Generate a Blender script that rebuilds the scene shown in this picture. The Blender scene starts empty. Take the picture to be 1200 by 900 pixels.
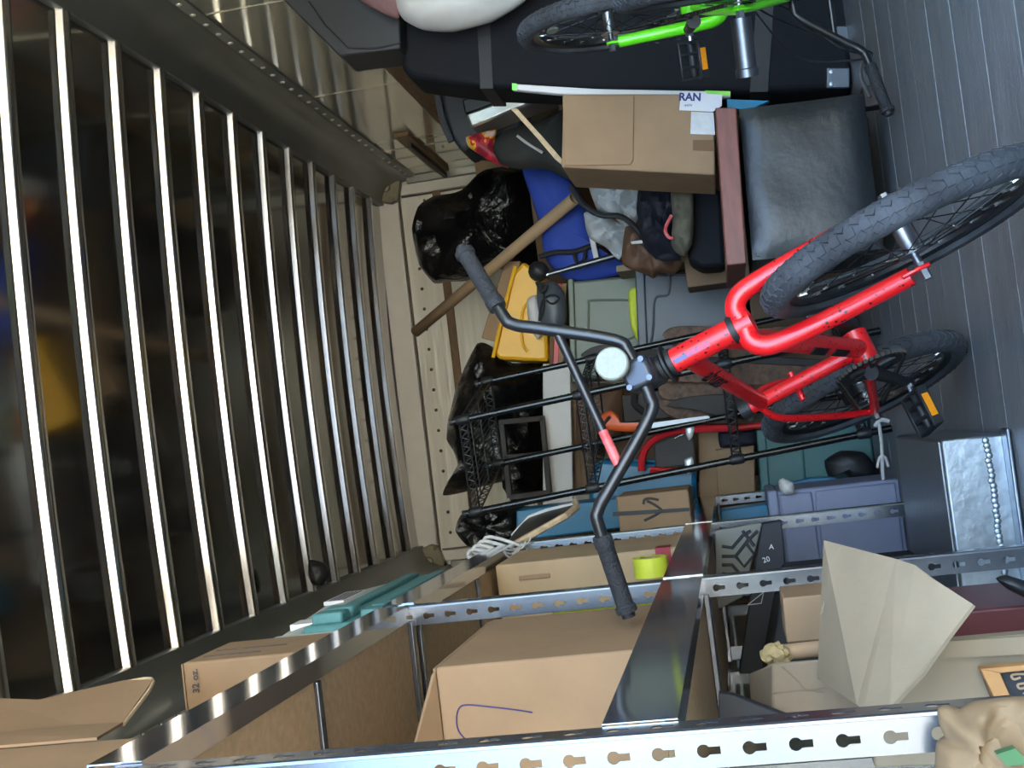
import bpy, bmesh, math, random
from mathutils import Vector, Matrix, noise

# ---------------------------------------------------------------- camera, sky, sun, exposure
SC = bpy.context.scene
COL = SC.collection
R_ = math.radians
rnd = random.Random(7)

CAM_H = 0.54            # eye above the truck floor
FPX = 1450.0            # focal length in pixels of the 1200x900 frame
def _n(v): return v.normalized()
# The photograph was taken with the phone turned a quarter turn: world up points to the left edge.
# (right, up, forward) of the upright picture; vanishing point of the truck's length at u=410, v=855
_dY = _n(Vector((410-450, -(855-600), FPX)))
_t = Vector((1, 0.128, 0))
_nr = _n(_dY.cross(_t)); _X = _n(_nr.cross(_dY))
if _X.x < 0: _X = -_X
_Z = _n(_X.cross(_dY))
if _Z.y < 0: _Z = -_Z
RW = Matrix((_X, _dY, _Z))          # upright camera vector -> world vector
EYE = Vector((0, 0, CAM_H))
cam_d = bpy.data.cameras.new('camera'); cam = bpy.data.objects.new('camera', cam_d); COL.objects.link(cam)
cam_d.sensor_fit = 'HORIZONTAL'; cam_d.sensor_width = 36; cam_d.lens = FPX/1200*36
cam_d.clip_start = 0.02; cam_d.clip_end = 300
_r = RW @ Vector((1, 0, 0)); _u = RW @ Vector((0, 1, 0)); _f = RW @ Vector((0, 0, 1))
cam.matrix_world = Matrix(((-_u.x, _r.x, -_f.x, 0), (-_u.y, _r.y, -_f.y, 0), (-_u.z, _r.z, -_f.z, CAM_H), (0, 0, 0, 1)))
SC.camera = cam

W = bpy.data.worlds.new('sky'); SC.world = W; W.use_nodes = True
_nt = W.node_tree; _bg = _nt.nodes['Background']
_sky = _nt.nodes.new('ShaderNodeTexSky'); _sky.sky_type = 'NISHITA'; _sky.sun_disc = False
_sky.sun_elevation = R_(42); _sky.sun_rotation = R_(20); _sky.air_density = 1.0; _sky.dust_density = 2.5; _sky.ozone_density = 1.0
_nt.links.new(_sky.outputs['Color'], _bg.inputs['Color']); _bg.inputs['Strength'].default_value = 1.0
sun_d = bpy.data.lights.new('sun_offscreen', 'SUN'); sun = bpy.data.objects.new('sun_offscreen', sun_d); COL.objects.link(sun)
sun_d.energy = 14.0; sun_d.angle = R_(0.6); sun_d.color = (1.0, 0.93, 0.82)
sun.rotation_euler = (R_(-48), 0, R_(-20))     # from above the cab, so it never shines into the box
sun.location = (15, 42, 40)
VS = SC.view_settings
VS.view_transform = 'Standard'; VS.look = 'None'; VS.gamma = 1.0; VS.use_curve_mapping = False
VS.exposure = 1.6

# ---------------------------------------------------------------- helpers
def ray(x, y):
    return RW @ Vector(((900-y)-450, -(x-600), FPX))
def PY(x, y, Y): r = ray(x, y); return EYE + r*(Y/r.y)
def PX(x, y, X): r = ray(x, y); return EYE + r*(X/r.x)
def PZ(x, y, Z): r = ray(x, y); return EYE + r*((Z-CAM_H)/r.z)

def lin(c):
    def f(v):
        v /= 255.0
        return v/12.92 if v <= 0.04045 else ((v+0.055)/1.055)**2.4
    return (f(c[0]), f(c[1]), f(c[2]), 1)

MATS = {}
def mat(name, rgb, rough=0.6, metal=0.0, var=0.12, vscale=8.0, bump=0.0, bscale=60.0, spec=0.5, rgb2=None, stretch=None, coat=0.0, alpha=1.0, trans=0.0, rvar=0.0, bdist=0.01):
    if name in MATS: return MATS[name]
    m = bpy.data.materials.new(name); m.use_nodes = True
    nt = m.node_tree; b = nt.nodes['Principled BSDF']
    b.inputs['Roughness'].default_value = rough; b.inputs['Metallic'].default_value = metal
    b.inputs['Specular IOR Level'].default_value = spec
    b.inputs['Coat Weight'].default_value = coat
    b.inputs['Alpha'].default_value = alpha; b.inputs['Transmission Weight'].default_value = trans
    tc = nt.nodes.new('ShaderNodeTexCoord'); src = tc.outputs['Object']
    if stretch:
        mp = nt.nodes.new('ShaderNodeMapping'); mp.inputs['Scale'].default_value = stretch
        nt.links.new(src, mp.inputs['Vector']); src = mp.outputs['Vector']
    nz = nt.nodes.new('ShaderNodeTexNoise'); nz.inputs['Scale'].default_value = vscale; nz.inputs['Detail'].default_value = 6; nz.inputs['Roughness'].default_value = 0.6
    nt.links.new(src, nz.inputs['Vector'])
    cr = nt.nodes.new('ShaderNodeValToRGB'); cr.color_ramp.elements[0].position = 0.32; cr.color_ramp.elements[1].position = 0.68
    c = lin(rgb)
    if rgb2: c2 = lin(rgb2)
    else: c2 = tuple(min(1, v*(1+var)) for v in c[:3])+(1,)
    c1 = c if rgb2 else tuple(v*(1-var) for v in c[:3])+(1,)
    cr.color_ramp.elements[0].color = c1; cr.color_ramp.elements[1].color = c2
    nt.links.new(nz.outputs['Fac'], cr.inputs['Fac']); nt.links.new(cr.outputs['Color'], b.inputs['Base Color'])
    if rvar:
        mr = nt.nodes.new('ShaderNodeMapRange'); mr.inputs['To Min'].default_value = max(0.02, rough-rvar); mr.inputs['To Max'].default_value = rough+rvar
        nt.links.new(nz.outputs['Fac'], mr.inputs['Value']); nt.links.new(mr.outputs['Result'], b.inputs['Roughness'])
    if bump:
        n2 = nt.nodes.new('ShaderNodeTexNoise'); n2.inputs['Scale'].default_value = bscale; n2.inputs['Detail'].default_value = 5
        nt.links.new(src, n2.inputs['Vector'])
        bp = nt.nodes.new('ShaderNodeBump'); bp.inputs['Strength'].default_value = bump; bp.inputs['Distance'].default_value = bdist
        nt.links.new(n2.outputs['Fac'], bp.inputs['Height']); nt.links.new(bp.outputs['Normal'], b.inputs['Normal'])
    MATS[name] = m
    return m

class MB:
    """collects shapes into one mesh"""
    def __init__(s): s.v = []; s.f = []
    def add(s, vs, fs, M=None):
        o = len(s.v)
        s.v += [(M @ Vector(q)) if M else Vector(q) for q in vs]
        s.f += [tuple(i+o for i in f) for f in fs]
        return s
    def box(s, lo, hi, M=None):
        x0, y0, z0 = lo; x1, y1, z1 = hi
        return s.add([(x0,y0,z0),(x1,y0,z0),(x1,y1,z0),(x0,y1,z0),(x0,y0,z1),(x1,y0,z1),(x1,y1,z1),(x0,y1,z1)],
                     [(0,3,2,1),(4,5,6,7),(0,1,5,4),(1,2,6,5),(2,3,7,6),(3,0,4,7)], M)
    def hexa(s, front, back):
        """solid between two polygons with the same number of corners"""
        n = len(front); vs = list(front)+list(back)
        fs = [tuple(range(n))[::-1], tuple(range(n, 2*n))]+[(i, (i+1) % n, n+(i+1) % n, n+i) for i in range(n)]
        return s.add(vs, fs)
    def prism(s, poly, d):
        return s.hexa([Vector(p) for p in poly], [Vector(p)+Vector(d) for p in poly])
    def tube(s, pts, r, seg=12, closed=False, caps=True, taper=None):
        pts = [Vector(p) for p in pts]; n = len(pts); rings = []
        up = None
        for i, p in enumerate(pts):
            if closed: t = pts[(i+1) % n]-pts[i-1]
            else: t = pts[min(i+1, n-1)]-pts[max(i-1, 0)]
            t = t.normalized()
            if up is None:
                a = Vector((0, 0, 1)) if abs(t.z) < .9 else Vector((1, 0, 0))
                up = (a-t*a.dot(t)).normalized()
            else:
                up = (up-t*up.dot(t)).normalized()
            sd = t.cross(up)
            rr = r[i] if isinstance(r, (list, tuple)) else r
            rings.append([p+(up*math.cos(k*2*math.pi/seg)+sd*math.sin(k*2*math.pi/seg))*rr for k in range(seg)])
        vs = [q for g in rings for q in g]; fs = []
        m = n if closed else n-1
        for i in range(m):
            for k in range(seg):
                a = i*seg+k; b = i*seg+(k+1) % seg; c = ((i+1) % n)*seg+(k+1) % seg; d = ((i+1) % n)*seg+k
                fs.append((a, b, c, d))
        if caps and not closed:
            fs.append(tuple(range(seg))[::-1]); fs.append(tuple((n-1)*seg+k for k in range(seg)))
        return s.add(vs, fs)
    def lathe(s, prof, M=None, seg=24, a0=0, a1=2*math.pi):
        """profile (radius, height) turned round local z"""
        full = abs(a1-a0-2*math.pi) < 1e-6; k = seg if full else seg+1
        vs = []; fs = []; n = len(prof)
        for j in range(k):
            a = a0+(a1-a0)*j/seg
            vs += [(r*math.cos(a), r*math.sin(a), h) for r, h in prof]
        for j in range(seg):
            for i in range(n-1):
                a = j*n+i; b = ((j+1) % k)*n+i
                fs.append((a, b, b+1, a+1))
        return s.add(vs, fs, M)
    def build(s, name, m, parent=None, smooth=None, bevel=0, bseg=2, origin=None, subsurf=0, local=False, solid=0):
        """links the shape as one mesh object; world coordinates unless local"""
        me = bpy.data.meshes.new(name)
        if local: o0 = Vector((0, 0, 0))
        elif origin is not None: o0 = Vector(origin)
        else:
            xs = [v.x for v in s.v]; ys = [v.y for v in s.v]; zs = [v.z for v in s.v]
            o0 = Vector(((min(xs)+max(xs))/2, (min(ys)+max(ys))/2, min(zs)))
        me.from_pydata([tuple(v-o0) for v in s.v], [], s.f); me.update()
        bm = bmesh.new(); bm.from_mesh(me); bmesh.ops.recalc_face_normals(bm, faces=bm.faces[:]); bm.to_mesh(me); bm.free()
        me.materials.append(m if not isinstance(m, str) else MATS[m])
        ob = bpy.data.objects.new(name, me); COL.objects.link(ob)
        if local: ob.location = (0, 0, 0)
        else: ob.location = o0-(wpos(parent) if parent else Vector((0, 0, 0)))
        if parent: ob.parent = parent
        ob['_w'] = list(o0) if not local else [0, 0, 0]
        if bevel:
            bv = ob.modifiers.new('bevel', 'BEVEL'); bv.width = bevel; bv.segments = bseg; bv.limit_method = 'ANGLE'; bv.angle_limit = R_(35)
        if solid:
            sm = ob.modifiers.new('thickness', 'SOLIDIFY'); sm.thickness = solid; sm.offset = 0
        if subsurf:
            ss = ob.modifiers.new('subd', 'SUBSURF'); ss.levels = subsurf; ss.render_levels = subsurf
        if smooth is None: smooth = bool(bevel or subsurf)
        if smooth:
            for p in me.polygons: p.use_smooth = True
            if not subsurf: me.set_sharp_from_angle(angle=R_(38))
        return ob
def wpos(o):
    return Vector(o['_w'])
def thing(name, label, cat, loc=(0, 0, 0), group=None, matrix=None):
    o = bpy.data.objects.new(name, None); COL.objects.link(o); o.empty_display_size = 0.1
    o.location = loc; o['_w'] = list(loc)
    if matrix is not None: o.matrix_world = matrix; o['_w'] = [0, 0, 0]
    return tag(o, label, cat, group)
def tag(o, label, cat, group=None):
    o['label'] = label; o['category'] = cat
    if group: o['group'] = group
    return o
def struct(o): o['kind'] = 'structure'; return o
def stuff(o): o['kind'] = 'stuff'; return o
def poly_slab(pts, Y, d, bulge=0):
    """outline in picture coordinates standing at distance Y, d thick along the truck"""
    return MB().prism([PY(x, y, Y) for x, y in pts], (0, d, 0))
def ellipsoid_blob(center, rad, seed=0, amp=0.12, freq=3.0, sub=4, crease=0.0, rot=None):
    """lumpy closed surface"""
    bm = bmesh.new(); bmesh.ops.create_icosphere(bm, subdivisions=sub, radius=1)
    off = Vector((seed*3.7, seed*1.3, seed*7.1)); mb = MB()
    for v in bm.verts:
        p = v.co.copy(); k = 1+amp*noise.fractal(p*freq+off, 1.0, 2.0, 4)
        if crease: k += crease*(abs(noise.noise(p*freq*2.3+off))-0.25)
        v.co = p*k
    M = Matrix.Translation(Vector(center)) @ (rot.to_4x4() if rot else Matrix.Identity(4)) @ Matrix.Diagonal(Vector((*rad, 1)))
    mb.add([v.co.copy() for v in bm.verts], [tuple(v.index for v in f.verts) for f in bm.faces], M)
    bm.free(); return mb
def smooth_path(pts, n=6):
    """Catmull-Rom through the points"""
    P = [Vector(p) for p in pts]; out = []
    for i in range(len(P)-1):
        a = P[max(i-1, 0)]; b = P[i]; c = P[i+1]; d = P[min(i+2, len(P)-1)]
        for k in range(n):
            t = k/n
            out.append(0.5*((2*b)+(c-a)*t+(2*a-5*b+4*c-d)*t*t+(3*b-a-3*c+d)*t**3))
    out.append(P[-1]); return out

# ---------------------------------------------------------------- materials of the setting
mat('floor_wood', (128, 132, 136), 0.40, var=0.2, vscale=5, bump=0.25, bscale=30, stretch=(0.6, 5, 5), rvar=0.12)
mat('roof_skin', (164, 161, 154), 0.10, 0.95, var=0.05, vscale=2, bump=0.05, bscale=3, stretch=(0.5, 1, 1))
mat('bow_metal', (214, 211, 203), 0.16, 0.92, var=0.03, vscale=3, bump=0.03, bscale=5)
mat('rail_grey', (116, 119, 114), 0.36, 0.5, var=0.08, vscale=3)
mat('wall_metal', (208, 206, 190), 0.07, 0.6, var=0.05, vscale=1.5, bump=0.10, bscale=2.2, stretch=(1, 1.0, 0.6))
mat('front_white', (240, 237, 222), 0.25, 0.0, var=0.06, vscale=4, bump=0.5, bscale=3, stretch=(0.3, 1, 5), bdist=0.02)
mat('front_trim', (236, 233, 222), 0.35, 0.0, var=0.03)
mat('slat_wood', (128, 102, 74), 0.6, var=0.25, vscale=12, stretch=(1, 1, 8), bump=0.15)
mat('bracket_grey', (120, 116, 96), 0.45, 0.5, var=0.15, vscale=12)
mat('bolt_dark', (88, 80, 68), 0.5, 0.5)
mat('asphalt', (188, 177, 156), 0.85, var=0.15, vscale=1.5, bump=0.2, bscale=40)
mat('galv', (116, 123, 134), 0.24, 0.85, var=0.04, vscale=12, rvar=0.03)
mat('galv_beam', (182, 188, 196), 0.09, 0.94, var=0.05, vscale=14, rvar=0.03)
mat('particle', (176, 150, 116), 0.75, var=0.12, vscale=60, bump=0.08, bscale=200)
mat('weld_alu', (146, 156, 166), 0.32, 0.85, var=0.1, vscale=18, bump=0.12, bscale=40, rvar=0.1)

# ---------------------------------------------------------------- the truck box
XL, XR, Y0, Y1, ZC = -0.72, 1.75, -0.55, 7.55, 2.536
ground = struct(MB().box((-60, -70, -1.12), (60, 60, -1.02)).build('ground', MATS['asphalt']))
floor = struct(MB().box((XL-.06, Y0, -0.12), (XR+.06, Y1, -0.024)).build('floor', mat('floor_base', (40, 42, 46), 0.8)))
_p = None; y = Y0; i = 0
while y < Y1-0.02:
    w = min(0.243, Y1-y)
    if _p is None or w < 0.24:
        _p = MB().box((XL, y+.0015, -0.024), (XR, y+w-.0015, 0.0)).build('floor_plank', MATS['floor_wood'], floor, bevel=0.002, bseg=1)
        _b = Vector(_p['_w'])
    else:
        q = _p.copy(); COL.objects.link(q); q.parent = floor; q.location = _p.location+Vector((0, i*0.243, rnd.uniform(-.0012, 0)))
    y += 0.243; i += 1
def wall(name, lo, hi, m): return struct(MB().box(lo, hi).build(name, MATS[m]))
wl = wall('wall_left', (XL-.05, Y0, -.12), (XL, Y1+.06, ZC+.1), 'wall_metal')
wr = wall('wall_right', (XR, Y0, -.12), (XR+.05, Y1+.06, ZC+.1), 'wall_metal')
wb = wall('wall_back', (XL, Y1, -.12), (XR, Y1+.06, ZC+.1), 'front_white')
# roof skin, slightly crowned, with roof bows hanging below it
XA, XB = -0.565, 1.593
def crown(x):
    t = (x-(XA+XB)/2)/((XB-XA)/2); return 0.028*(1-t*t)
NS = 16
xs = [XL-.03+(XR-XL+.06)*k/NS for k in range(NS+1)]
mbv = MB(); vs = []; fs = []
for x in xs:
    z = ZC+crown(x)
    vs += [(x, Y0, z), (x, Y1, z), (x, Y1, z+.05), (x, Y0, z+.05)]
for k in range(NS):
    for j in range(4):
        a = k*4+j; b = k*4+(j+1) % 4; fs.append((a, b, b+4, a+4))
fs += [(0, 3, 2, 1), (NS*4, NS*4+1, NS*4+2, NS*4+3)]
ceiling = struct(MB().add(vs, fs).build('ceiling', MATS['roof_skin'], smooth=True))
# bow profile in (y, z): flange, rounded nose sloping towards the door, flat underside, short far lip
prof = [(-.0190, 0.0), (-.0182, -.0012), (-.0128, -.0245), (-.0112, -.0275), (-.0080, -.029), (.030, -.029), (.033, -.027), (.033, 0.0)]
vs = []; fs = []; n = len(prof); NB = 20
for k in range(NB+1):
    x = XA-.03+(XB-XA+.06)*k/NB
    vs += [(x, py, ZC+crown(x)+pz) for py, pz in prof]
for k in range(NB):
    for j in range(n-1):
        a = k*n+j; fs.append((a, a+n, a+n+1, a+1))
BOW0 = 3.715
bow = MB().add(vs, fs)
bow.v = [v+Vector((0, BOW0, 0)) for v in bow.v]
bow0 = bow.build('roof_bow', MATS['bow_metal'], ceiling, smooth=True)
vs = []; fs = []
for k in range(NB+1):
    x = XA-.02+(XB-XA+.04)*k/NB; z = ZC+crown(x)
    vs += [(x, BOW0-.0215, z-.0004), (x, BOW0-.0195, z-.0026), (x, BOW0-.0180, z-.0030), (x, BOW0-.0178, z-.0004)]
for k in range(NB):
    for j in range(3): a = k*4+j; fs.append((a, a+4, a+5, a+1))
strip0 = MB().add(vs, fs).build('dark_strip', mat('strip_dark', (52, 46, 36), 0.7), ceiling, smooth=True)  # thin dark strip along the door-side edge of the bow
for k in range(-11, 13):
    if k == 0: continue
    yy = BOW0+k*0.352
    if yy > Y1-.08 or yy < Y0+.05: continue
    q = bow0.copy(); COL.objects.link(q); q.parent = ceiling; q.location = bow0.location+Vector((0, k*0.352, 0))
    q = strip0.copy(); COL.objects.link(q); q.parent = ceiling; q.location = strip0.location+Vector((0, k*0.352, 0))
# cove rails along the two long edges
def rail(name, sx, xw, xe):
    pr = [(xw, 2.285), (xw-sx*.012, 2.285), (xw-sx*.012, 2.335), (xw-sx*.022, 2.345), (xw-sx*.030, 2.40), (xw-sx*.055, 2.455), (xw-sx*.10, 2.492), (xe, 2.506), (xe-sx*.004, 2.512), (xe-sx*.004, ZC+.002), (xw, ZC+.002)]
    return struct(MB().hexa([(x, Y0, z) for x, z in pr], [(x, Y1, z) for x, z in pr]).build(name, MATS['rail_grey'], smooth=True))
t1 = rail('trim_1', 1, XR, XB); t2 = rail('trim_2', -1, XL, XA)
def dome(mb, c, nrm, r, h=.5):
    c = Vector(c); q = Vector(nrm).to_track_quat('Z', 'Y').to_matrix().to_4x4()
    mb.lathe([(r, 0), (r*.8, r*h*.7), (r*.4, r*h), (0.0001, r*h*1.02)], Matrix.Translation(c) @ q, 8)
rv = MB()
y = -.4
while y < Y1-.05:
    dome(rv, (XR-.012, y, 2.318), (-1, 0, 0), .012)
    y += 0.118
stuff(rv.build('rivet_row', mat('rivet_white', (214, 214, 206), 0.3, 0.3), t1, smooth=True))
rv = MB(); y = -.4
while y < Y1-.05: dome(rv, (XL+.012, y, 2.318), (1, 0, 0), .009); y += 0.118
stuff(rv.build('rivet_row', MATS['galv'], t2, smooth=True))
# small rivets that fix each bow to the rail
rv = MB()
for k in range(-11, 13):
    yy = BOW0+k*.352
    if yy > Y1-.1 or yy < Y0+.05: continue
    for dy in (-.012, .02):
        for dx in (0.02, .04):
            dome(rv, (XB+dx, yy+dy, 2.5065-dx*.12), (-.1, 0, -1), .004); dome(rv, (XA-dx, yy+dy, 2.5065-dx*.12), (.1, 0, -1), .004)
stuff(rv.build('bow_rivets', MATS['bracket_grey'], ceiling, smooth=True))
# panel seams of the right wall: thin vertical joint strips
for k, yy in enumerate((.73, 1.95, 3.17, 4.39, 5.61, 6.83)):
    MB().box((XR-.004, yy-.02, 0.0), (XR, yy+.02, 2.285)).build('joint_strip', MATS['wall_metal'], wr, bevel=.0015)
# wooden load rails on the right wall and on the front wall
MB().box((XR-.022, 1.4, 1.745), (XR, Y1-.09, 1.85)).build('wood_rail', MATS['slat_wood'], wr, bevel=.003)
MB().box((XR-.022, 6.47, 2.05), (XR, Y1-.09, 2.135)).build('wood_rail', MATS['slat_wood'], wr, bevel=.003)
MB().box((XR-.05, 6.62, 2.075), (XR-.022, 7.6, 2.10)).build('dark_batten', mat('batten_dark', (60, 54, 48), 0.6), wr, bevel=.003)
MB().box((XL+.12, Y1-.022, 2.140), (XR-.08, Y1, 2.190)).build('wood_rail', MATS['slat_wood'], wb, bevel=.003)
MB().box((XL+.12, Y1-.022, 1.66), (XR-.02, Y1, 1.76)).build('wood_rail', MATS['slat_wood'], wb, bevel=.003)
# front wall trim: white header, cream side posts, corner castings and bolts
MB().box((XL, Y1-.03, 2.415), (XR, Y1, ZC+.02)).build('header', MATS['front_trim'], wb, bevel=.004)
MB().box((XL+.04, Y1-.018, 2.402), (XR-.09, Y1, 2.413)).build('seam', MATS['bolt_dark'], wb)
for sx, x0 in ((1, XL), (-1, XR)):
    a, b = sorted((x0, x0+sx*.05)); MB().box((a, Y1-.05, 0), (b, Y1, 2.34)).build('corner_post', mat('post_grey', (150, 150, 142), 0.35, 0.5), wb, bevel=.006)
    a, b = sorted((x0+sx*.05, x0+sx*.115)); MB().box((a, Y1-.03, 0), (b, Y1, 2.40)).build('corner_trim', MATS['front_trim'], wb, bevel=.004)
    a, b = sorted((x0+sx*.118, x0+sx*.126)); MB().box((a, Y1-.018, 0), (b, Y1, 2.39)).build('seam', MATS['bolt_dark'], wb)
    pl = [(x0, 2.36), (x0+sx*.15, 2.40), (x0+sx*.165, 2.45), (x0+sx*.13, 2.55), (x0, 2.55)]
    br = MB().prism([(x, Y1-.075, z) for x, z in pl], (0, .05, 0)).build('corner_bracket', MATS['bracket_grey'], wb, bevel=.008)
    g = MB(); dome(g, (x0+sx*.06, Y1-.076, 2.47), (0, -1, 0), .032); dome(g, (x0+sx*.14, Y1-.076, 2.42), (0, -1, 0), .014)
    g.build('bracket_boss', MATS['bracket_grey'], br, smooth=True)
bt = MB()
for k in range(16):
    dome(bt, (XL+.22+k*.128, Y1-.001, 2.33), (0, -1, 0), .011)
for k in range(14):
    dome(bt, (XL+.16, Y1-.001, 2.25-k*.16), (0, -1, 0), .009); dome(bt, (XR-.16, Y1-.001, 2.25-k*.16), (0, -1, 0), .009)
stuff(bt.build('wall_bolts', MATS['bolt_dark'], wb, smooth=True))
# wheel box: welded aluminium housing on the floor against the left wall
ww = thing('wheel_box', 'welded bare aluminium wheel housing on the floor under the steel rack', 'wheel housing', (-.4, 2.9, 0))
MB().box((XL+.002, 2.625, 0.002), (-.095, 3.30, .128)).build('housing', MATS['weld_alu'], ww, bevel=.006)
MB().box((XL+.004, 2.633, .1285), (-.10, 3.298, .131)).build('top_sheet', MATS['weld_alu'], ww)
MB().box((XL+.002, 2.575, 0.002), (-.085, 2.624, .010)).build('foot_flange', MATS['weld_alu'], ww, bevel=.003)
wd = MB()
for k in range(60):
    dome(wd, (XL+.012+k*.0102, 2.6255, .04+rnd.uniform(-.002, .002)), (0, -1, .1), .0078, .35)
stuff(wd.build('weld_seam', MATS['weld_alu'], ww, smooth=True))
# ---------------------------------------------------------------- steel shelving rack on the left
XS = -0.300; XBK = -0.705
rack = thing('shelving_rack', 'galvanised steel shelving rack with keyhole posts and particle board shelves', 'shelving', (-.5, 2.9, 0))
def keyhole_r(a):
    """radius of the keyhole outline (round head up, slot below) in direction a (0 = +x, pi/2 = up)"""
    r = .0066; dx, dz = math.cos(a), math.sin(a); best = r
    hw, L = .0038, .0165            # slot half width, length below the head's centre
    if dz < 0:
        t = []
        if abs(dx) > 1e-9: t.append(hw/abs(dx))
        t.append(L/abs(dz)); best = max(best, min(t))
    return best
def slotted_plate(mb, w, z0, z1, pitch, place):
    """plate w wide from z0 to z1 with a row of keyholes; place(a, z) gives the point"""
    zc = z0+pitch*.5
    corners = None
    while zc+pitch*.5 <= z1+1e-6:
        hw, hz = w/2, pitch/2; cz = zc+.004
        ang = [k*2*math.pi/20 for k in range(20)]
        for sx in (-1, 1):
            for sz in (-hz-.004, hz-.004): ang.append(math.atan2(sz, sx*hw) % (2*math.pi))
        for s in (-1, 1): ang.append(math.atan2(-.0165, s*.0038) % (2*math.pi))
        ang = sorted(set(round(q, 5) for q in ang)); n = len(ang); vs = []
        for q in ang:
            dx, dz = math.cos(q), math.sin(q)
            ts = []
            if abs(dx) > 1e-9: ts.append(hw/abs(dx))
            if dz > 1e-9: ts.append((hz-.004)/dz)
            if dz < -1e-9: ts.append((hz+.004)/-dz)
            to = min(ts); ti = min(keyhole_r(q), to*.95)
            vs += [place(dx*ti, cz+dz*ti), place(dx*to, cz+dz*to)]
        mb.add(vs, [(2*k, 2*k+1, 2*((k+1) % n)+1, 2*((k+1) % n)) for k in range(n)])
        zc += pitch
def rack_post(x, y, sx, sy, z0, top, full=True):
    mb = MB(); w = .034; pitch = .0445
    n = int((top-z0)/pitch); zt = z0+n*pitch; b = .004
    # rounded corner edge
    mb.add([(x, y+sy*b, z0), (x, y+sy*b, zt), (x-sx*b*.3, y+sy*b*.3, zt), (x-sx*b*.3, y+sy*b*.3, z0), (x-sx*b, y, zt), (x-sx*b, y, z0)], [(0, 1, 2, 3), (3, 2, 4, 5)])
    slotted_plate(mb, w, z0, zt, pitch, lambda a, z: (x-sx*(b+w/2-a), y, z))
    slotted_plate(mb, w, z0, zt, pitch, lambda a, z: (x, y+sy*(b+w/2+a), z))
    bm_o = mb.build('post', MATS['galv'], rack, smooth=False, solid=.0016)
    return bm_o
TOP = 1.262
PYS = [1.238, 2.425, 3.700, 4.985]
for k, yy in enumerate(PYS):
    rack_post(XS, yy, 1, 1, 0.001 if k != 2 else 0.001, TOP if k else 1.25)
    MB().box((XBK, yy, 0.001), (XBK+.003, yy+.04, TOP)).box((XBK, yy, .001), (XBK+.04, yy+.003, TOP)).build('back_post', MATS['galv'], rack)
def shelf_bay(ya, yb, zt, hh=.066, dark=False):
    # angle beams: upright face plus a lip under the board
    fr = MB().box((XS+.001, ya, zt-hh), (XS+.003, yb, zt)).box((XS-.028, ya, zt-hh), (XS+.001, yb, zt-hh+.002)).box((XS-.003, ya, zt-.002), (XS+.001, yb, zt))
    fr.build('front_beam', MATS['galv_beam'], rack)
    MB().box((XBK-.003, ya, zt-hh), (XBK-.001, yb, zt)).box((XBK-.001, ya, zt-hh), (XBK+.028, yb, zt-hh+.002)).build('back_beam', MATS['galv_beam'], rack)
    for yy in (ya+.002, yb-.016):
        MB().box((XBK, yy, zt-hh+.003-.012), (XS-.029, yy+.014, zt-hh+.002)).build('end_beam', MATS['galv'], rack, bevel=.002)
    ym = (ya+yb)/2
    if zt > 1: MB().box((XBK+.03, ym-.009, zt-hh-.006), (XS-.029, ym+.009, zt-hh+.002)).build('cross_brace', MATS['galv'], rack, bevel=.002)
    MB().box((XBK+.002, ya+.003, zt-hh+.0025), (XS-.002, yb-.003, zt-hh+.0145)).build('shelf_board', MATS['particle'], rack, bevel=.001, bseg=1)
for k in range(3):
    ya, yb = PYS[k]+.042, PYS[k+1]-.002
    if k < 2: shelf_bay(ya, yb, 1.285)
    shelf_bay(ya, yb, .708, .078)
shelf_bay(0.62, PYS[0]-.002, 1.285)
SH2 = .708-.078+.0145       # top of the middle boards
SH1 = 1.285-.066+.0145      # top of the upper boards
# ---------------------------------------------------------------- bicycles
def speckle_mat(name, rgb, dot, scale=85.0, thr=0.17):
    m = mat(name, rgb, 0.32, 0.0, var=0.04, coat=0.4)
    nt = m.node_tree; b = nt.nodes['Principled BSDF']
    vo = nt.nodes.new('ShaderNodeTexVoronoi'); vo.inputs['Scale'].default_value = scale; vo.inputs['Randomness'].default_value = 1.0
    tc = [q for q in nt.nodes if q.type == 'TEX_COORD'][0]
    nz = nt.nodes.new('ShaderNodeTexNoise'); nz.inputs['Scale'].default_value = 9
    nt.links.new(tc.outputs['Object'], vo.inputs['Vector']); nt.links.new(tc.outputs['Object'], nz.inputs['Vector'])
    mu = nt.nodes.new('ShaderNodeMath'); mu.operation = 'MULTIPLY'; mu.inputs[1].default_value = 2*thr
    nt.links.new(nz.outputs['Fac'], mu.inputs[0])
    lt = nt.nodes.new('ShaderNodeMath'); lt.operation = 'LESS_THAN'
    nt.links.new(vo.outputs['Distance'], lt.inputs[0]); nt.links.new(mu.outputs[0], lt.inputs[1])
    mx = nt.nodes.new('ShaderNodeMix'); mx.data_type = 'RGBA'
    cr = [q for q in nt.nodes if q.type == 'VALTORGB'][0]
    nt.links.new(lt.outputs[0], mx.inputs['Factor']); nt.links.new(cr.outputs['Color'], mx.inputs[6]); mx.inputs[7].default_value = lin(dot)
    nt.links.new(mx.outputs[2], b.inputs['Base Color'])
    return m
speckle_mat('red_paint', (226, 26, 34), (40, 8, 10))
mat('green_paint', (104, 232, 30), 0.3, var=0.04, coat=0.3)
mat('tire_dust', (44, 47, 52), 0.8, rgb2=(74, 79, 86), vscale=9, bump=0.2, bscale=80)
mat('rim_black', (24, 25, 27), 0.35, var=0.1)
mat('spoke', (46, 48, 52), 0.35, 0.8)
mat('spoke_bright', (200, 204, 208), 0.25, 0.9)
mat('bar_black', (30, 32, 35), 0.3, var=0.1, coat=0.2, vscale=30)
mat('grip', (44, 46, 50), 0.7, var=0.12, vscale=90, bump=0.5, bscale=260)
mat('plastic_black', (32, 34, 37), 0.5, var=0.1)
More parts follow.
